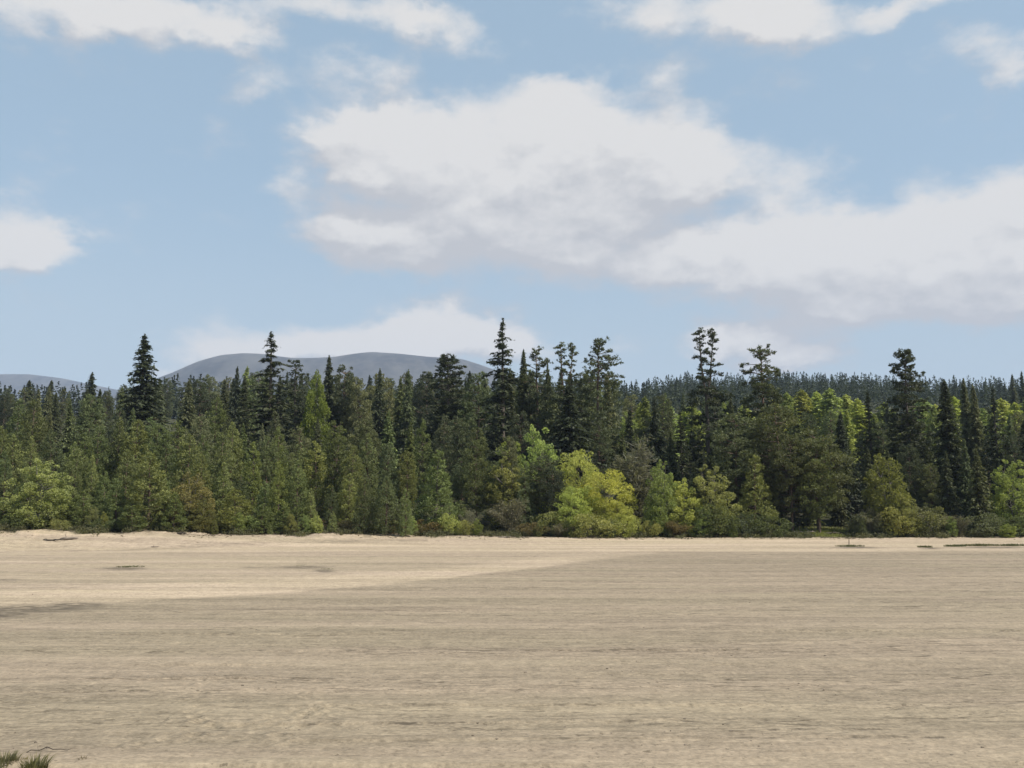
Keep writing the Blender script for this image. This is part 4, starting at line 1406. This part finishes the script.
def tuft(pxl, pyl, n, h, spread, colr, label, group=None, seed=0, w=.010, cat='grass tuft', name='grass_tuft'):
    rr_ = np.random.default_rng(seed)
    p = flat_at(pxl, pyl)
    m = MB()
    for q in range(n):
        az = rr_.uniform(0, 6.28)
        b = np.array([math.cos(az), math.sin(az), 0]) * spread * rr_.random() ** .6
        ln = h * rr_.uniform(.45, 1.1)
        out = np.array([math.cos(az), math.sin(az), 0]) * rr_.uniform(.1, .65)
        s = np.linspace(0, 1, 4)
        c = b + out * (ln * s ** 2)[:, None] + np.array([0, 0, 1]) * (ln * (s - .28 * s ** 2))[:, None]
        sd_ = np.array([-math.sin(az + .6), math.cos(az + .6), 0]) * w
        wd = np.array([1, .9, .6, .08])[:, None]
        V = np.concatenate([c - sd_ * wd, c + sd_ * wd])
        Qs = [[k, k + 1, k + 5, k + 4] for k in range(3)]
        m.add(V, Qs, rr_.random())
    o = link(name, m.mesh(name, LEAF), None, p - [0, 0, .02])
    o.color = (*colr, 1)
    tag(o, label, cat, group)
    return o


tuft(34, 770, 190, .36, .22, (.125, .125, .055), 'dark green grass tuft in bottom left corner', seed=1)
tuft(4, 764, 150, .32, .24, (.140, .125, .060), 'browner grass tuft cut by the left edge', seed=2)
tuft(21, 762, 40, .16, .12, (.16, .14, .08), 'small withered grass tuft between the two bigger tufts', seed=3)
tuft(83, 760, 26, .12, .10, (.16, .13, .085), 'withered sprig right of the dark green tuft', seed=4)
for k, (a, b, sp_, n_, lab) in enumerate([(850, 546.6, 1.6, 200, 'long thin strip of dark weed around the wooden post'), (925, 547.4, .8, 120, 'short strip of green weed right of the post'),
                                          (955, 546.3, 1.2, 200, 'left piece of the green rushes strip on far right sand'), (980, 545.6, 2.0, 300, 'long green rushes strip on the far right sand'),
                                          (1012, 545.6, 1.6, 240, 'green rushes strip reaching the right edge'),
                                          (130, 566.6, 1.1, 90, 'dark weed patch on the pale left sand'), (328, 569.6, .5, 60, 'small dark weed clump on the pale sand, centre left'),
                                          (300, 566, 1.0, 60, 'thin weed patch left of the small dark clump')]):
    o = tuft(a, b, int(n_ * 1.6), .34 if a > 800 else .13, sp_, (.105, .110, .045), lab, seed=20 + k, w=.03, cat='weed patch', name='weed_patch')
    o.scale = (1.0, .55, 1.0)

# loose stones and clods on the flat
st = MB()
r = np.random.default_rng(8)
ico = np.array([[1, 0, 0], [0, 1, 0], [-1, 0, 0], [0, -1, 0], [0, 0, 1], [0, 0, -1]], float)
qf = np.array([[0, 1, 4, 4], [1, 2, 4, 4], [2, 3, 4, 4], [3, 0, 4, 4]])
cube = np.array([[-1, -1, -.4], [1, -1, -.4], [1, 1, -.4], [-1, 1, -.4], [-.7, -.7, .8], [.7, -.7, .8], [.7, .7, .8], [-.7, .7, .8]], float) * .6
cq = np.array([[0, 1, 5, 4], [1, 2, 6, 5], [2, 3, 7, 6], [3, 0, 4, 7], [4, 5, 6, 7]])
for q in range(500):
    a, b = r.uniform(-40, 1064), 585 + 190 * r.random() ** .8
    d = ray(a, b)
    s = -EYE / d[2]
    x, y = d[0] * s, d[1] * s
    if fbm(np.array([x * .15]), np.array([y * .4]), 3)[0] < .45 + .1 * r.random():
        continue
    sz = .018 + .035 * r.random() ** 3
    z = float(fine_relief(np.array([x]), np.array([y]))[0])
    an = r.uniform(0, 6.28)
    V = cube * (1 + .25 * r.normal(size=cube.shape)) * sz * [1.3, 1, .8]
    V = V @ np.array([[math.cos(an), -math.sin(an), 0], [math.sin(an), math.cos(an), 0], [0, 0, 1]]) + [x, y, z]
    st.add(V, cq, r.random())
STONE, t, out = new_mat('stone')
av = t.n('ShaderNodeAttribute', attribute_name='tint')
b = t.n('ShaderNodeBsdfPrincipled')
t.l(t.mix(av.outputs['Fac'], (.06, .045, .03, 1), (.24, .19, .14, 1)), b.inputs['Base Color'])
b.inputs['Roughness'].default_value = .9
t.l(b.outputs[0], out.inputs[0])
s_ = link('pebbles', st.mesh('pebbles', STONE))
setting(s_, 'stuff', 'scattered dark pebbles and clods on the sand flat')

# ------------------------------------------------------------------ the air
hm, t, out = new_mat('air')
pv = t.n('ShaderNodeVolumePrincipled')
pv.inputs['Color'].default_value = (.60, .74, 1.0, 1)
pv.inputs['Density'].default_value = 1.0e-4
pv.inputs['Anisotropy'].default_value = 0.0
t.l(pv.outputs[0], out.inputs['Volume'])
x0, x1, y0, y1, z0, z1 = -9600, 9600, -9600, 9700, -75, 720
V = np.array([[x0, y0, z0], [x1, y0, z0], [x1, y1, z0], [x0, y1, z0], [x0, y0, z1], [x1, y0, z1], [x1, y1, z1], [x0, y1, z1]])
Qh = np.array([[0, 3, 2, 1], [4, 5, 6, 7], [0, 1, 5, 4], [1, 2, 6, 5], [2, 3, 7, 6], [3, 0, 4, 7]])
hz_ = link('haze', mesh_np('haze', V, Qh, False, None, None, hm))
setting(hz_, 'stuff', 'thin pale haze in the air over the hills')
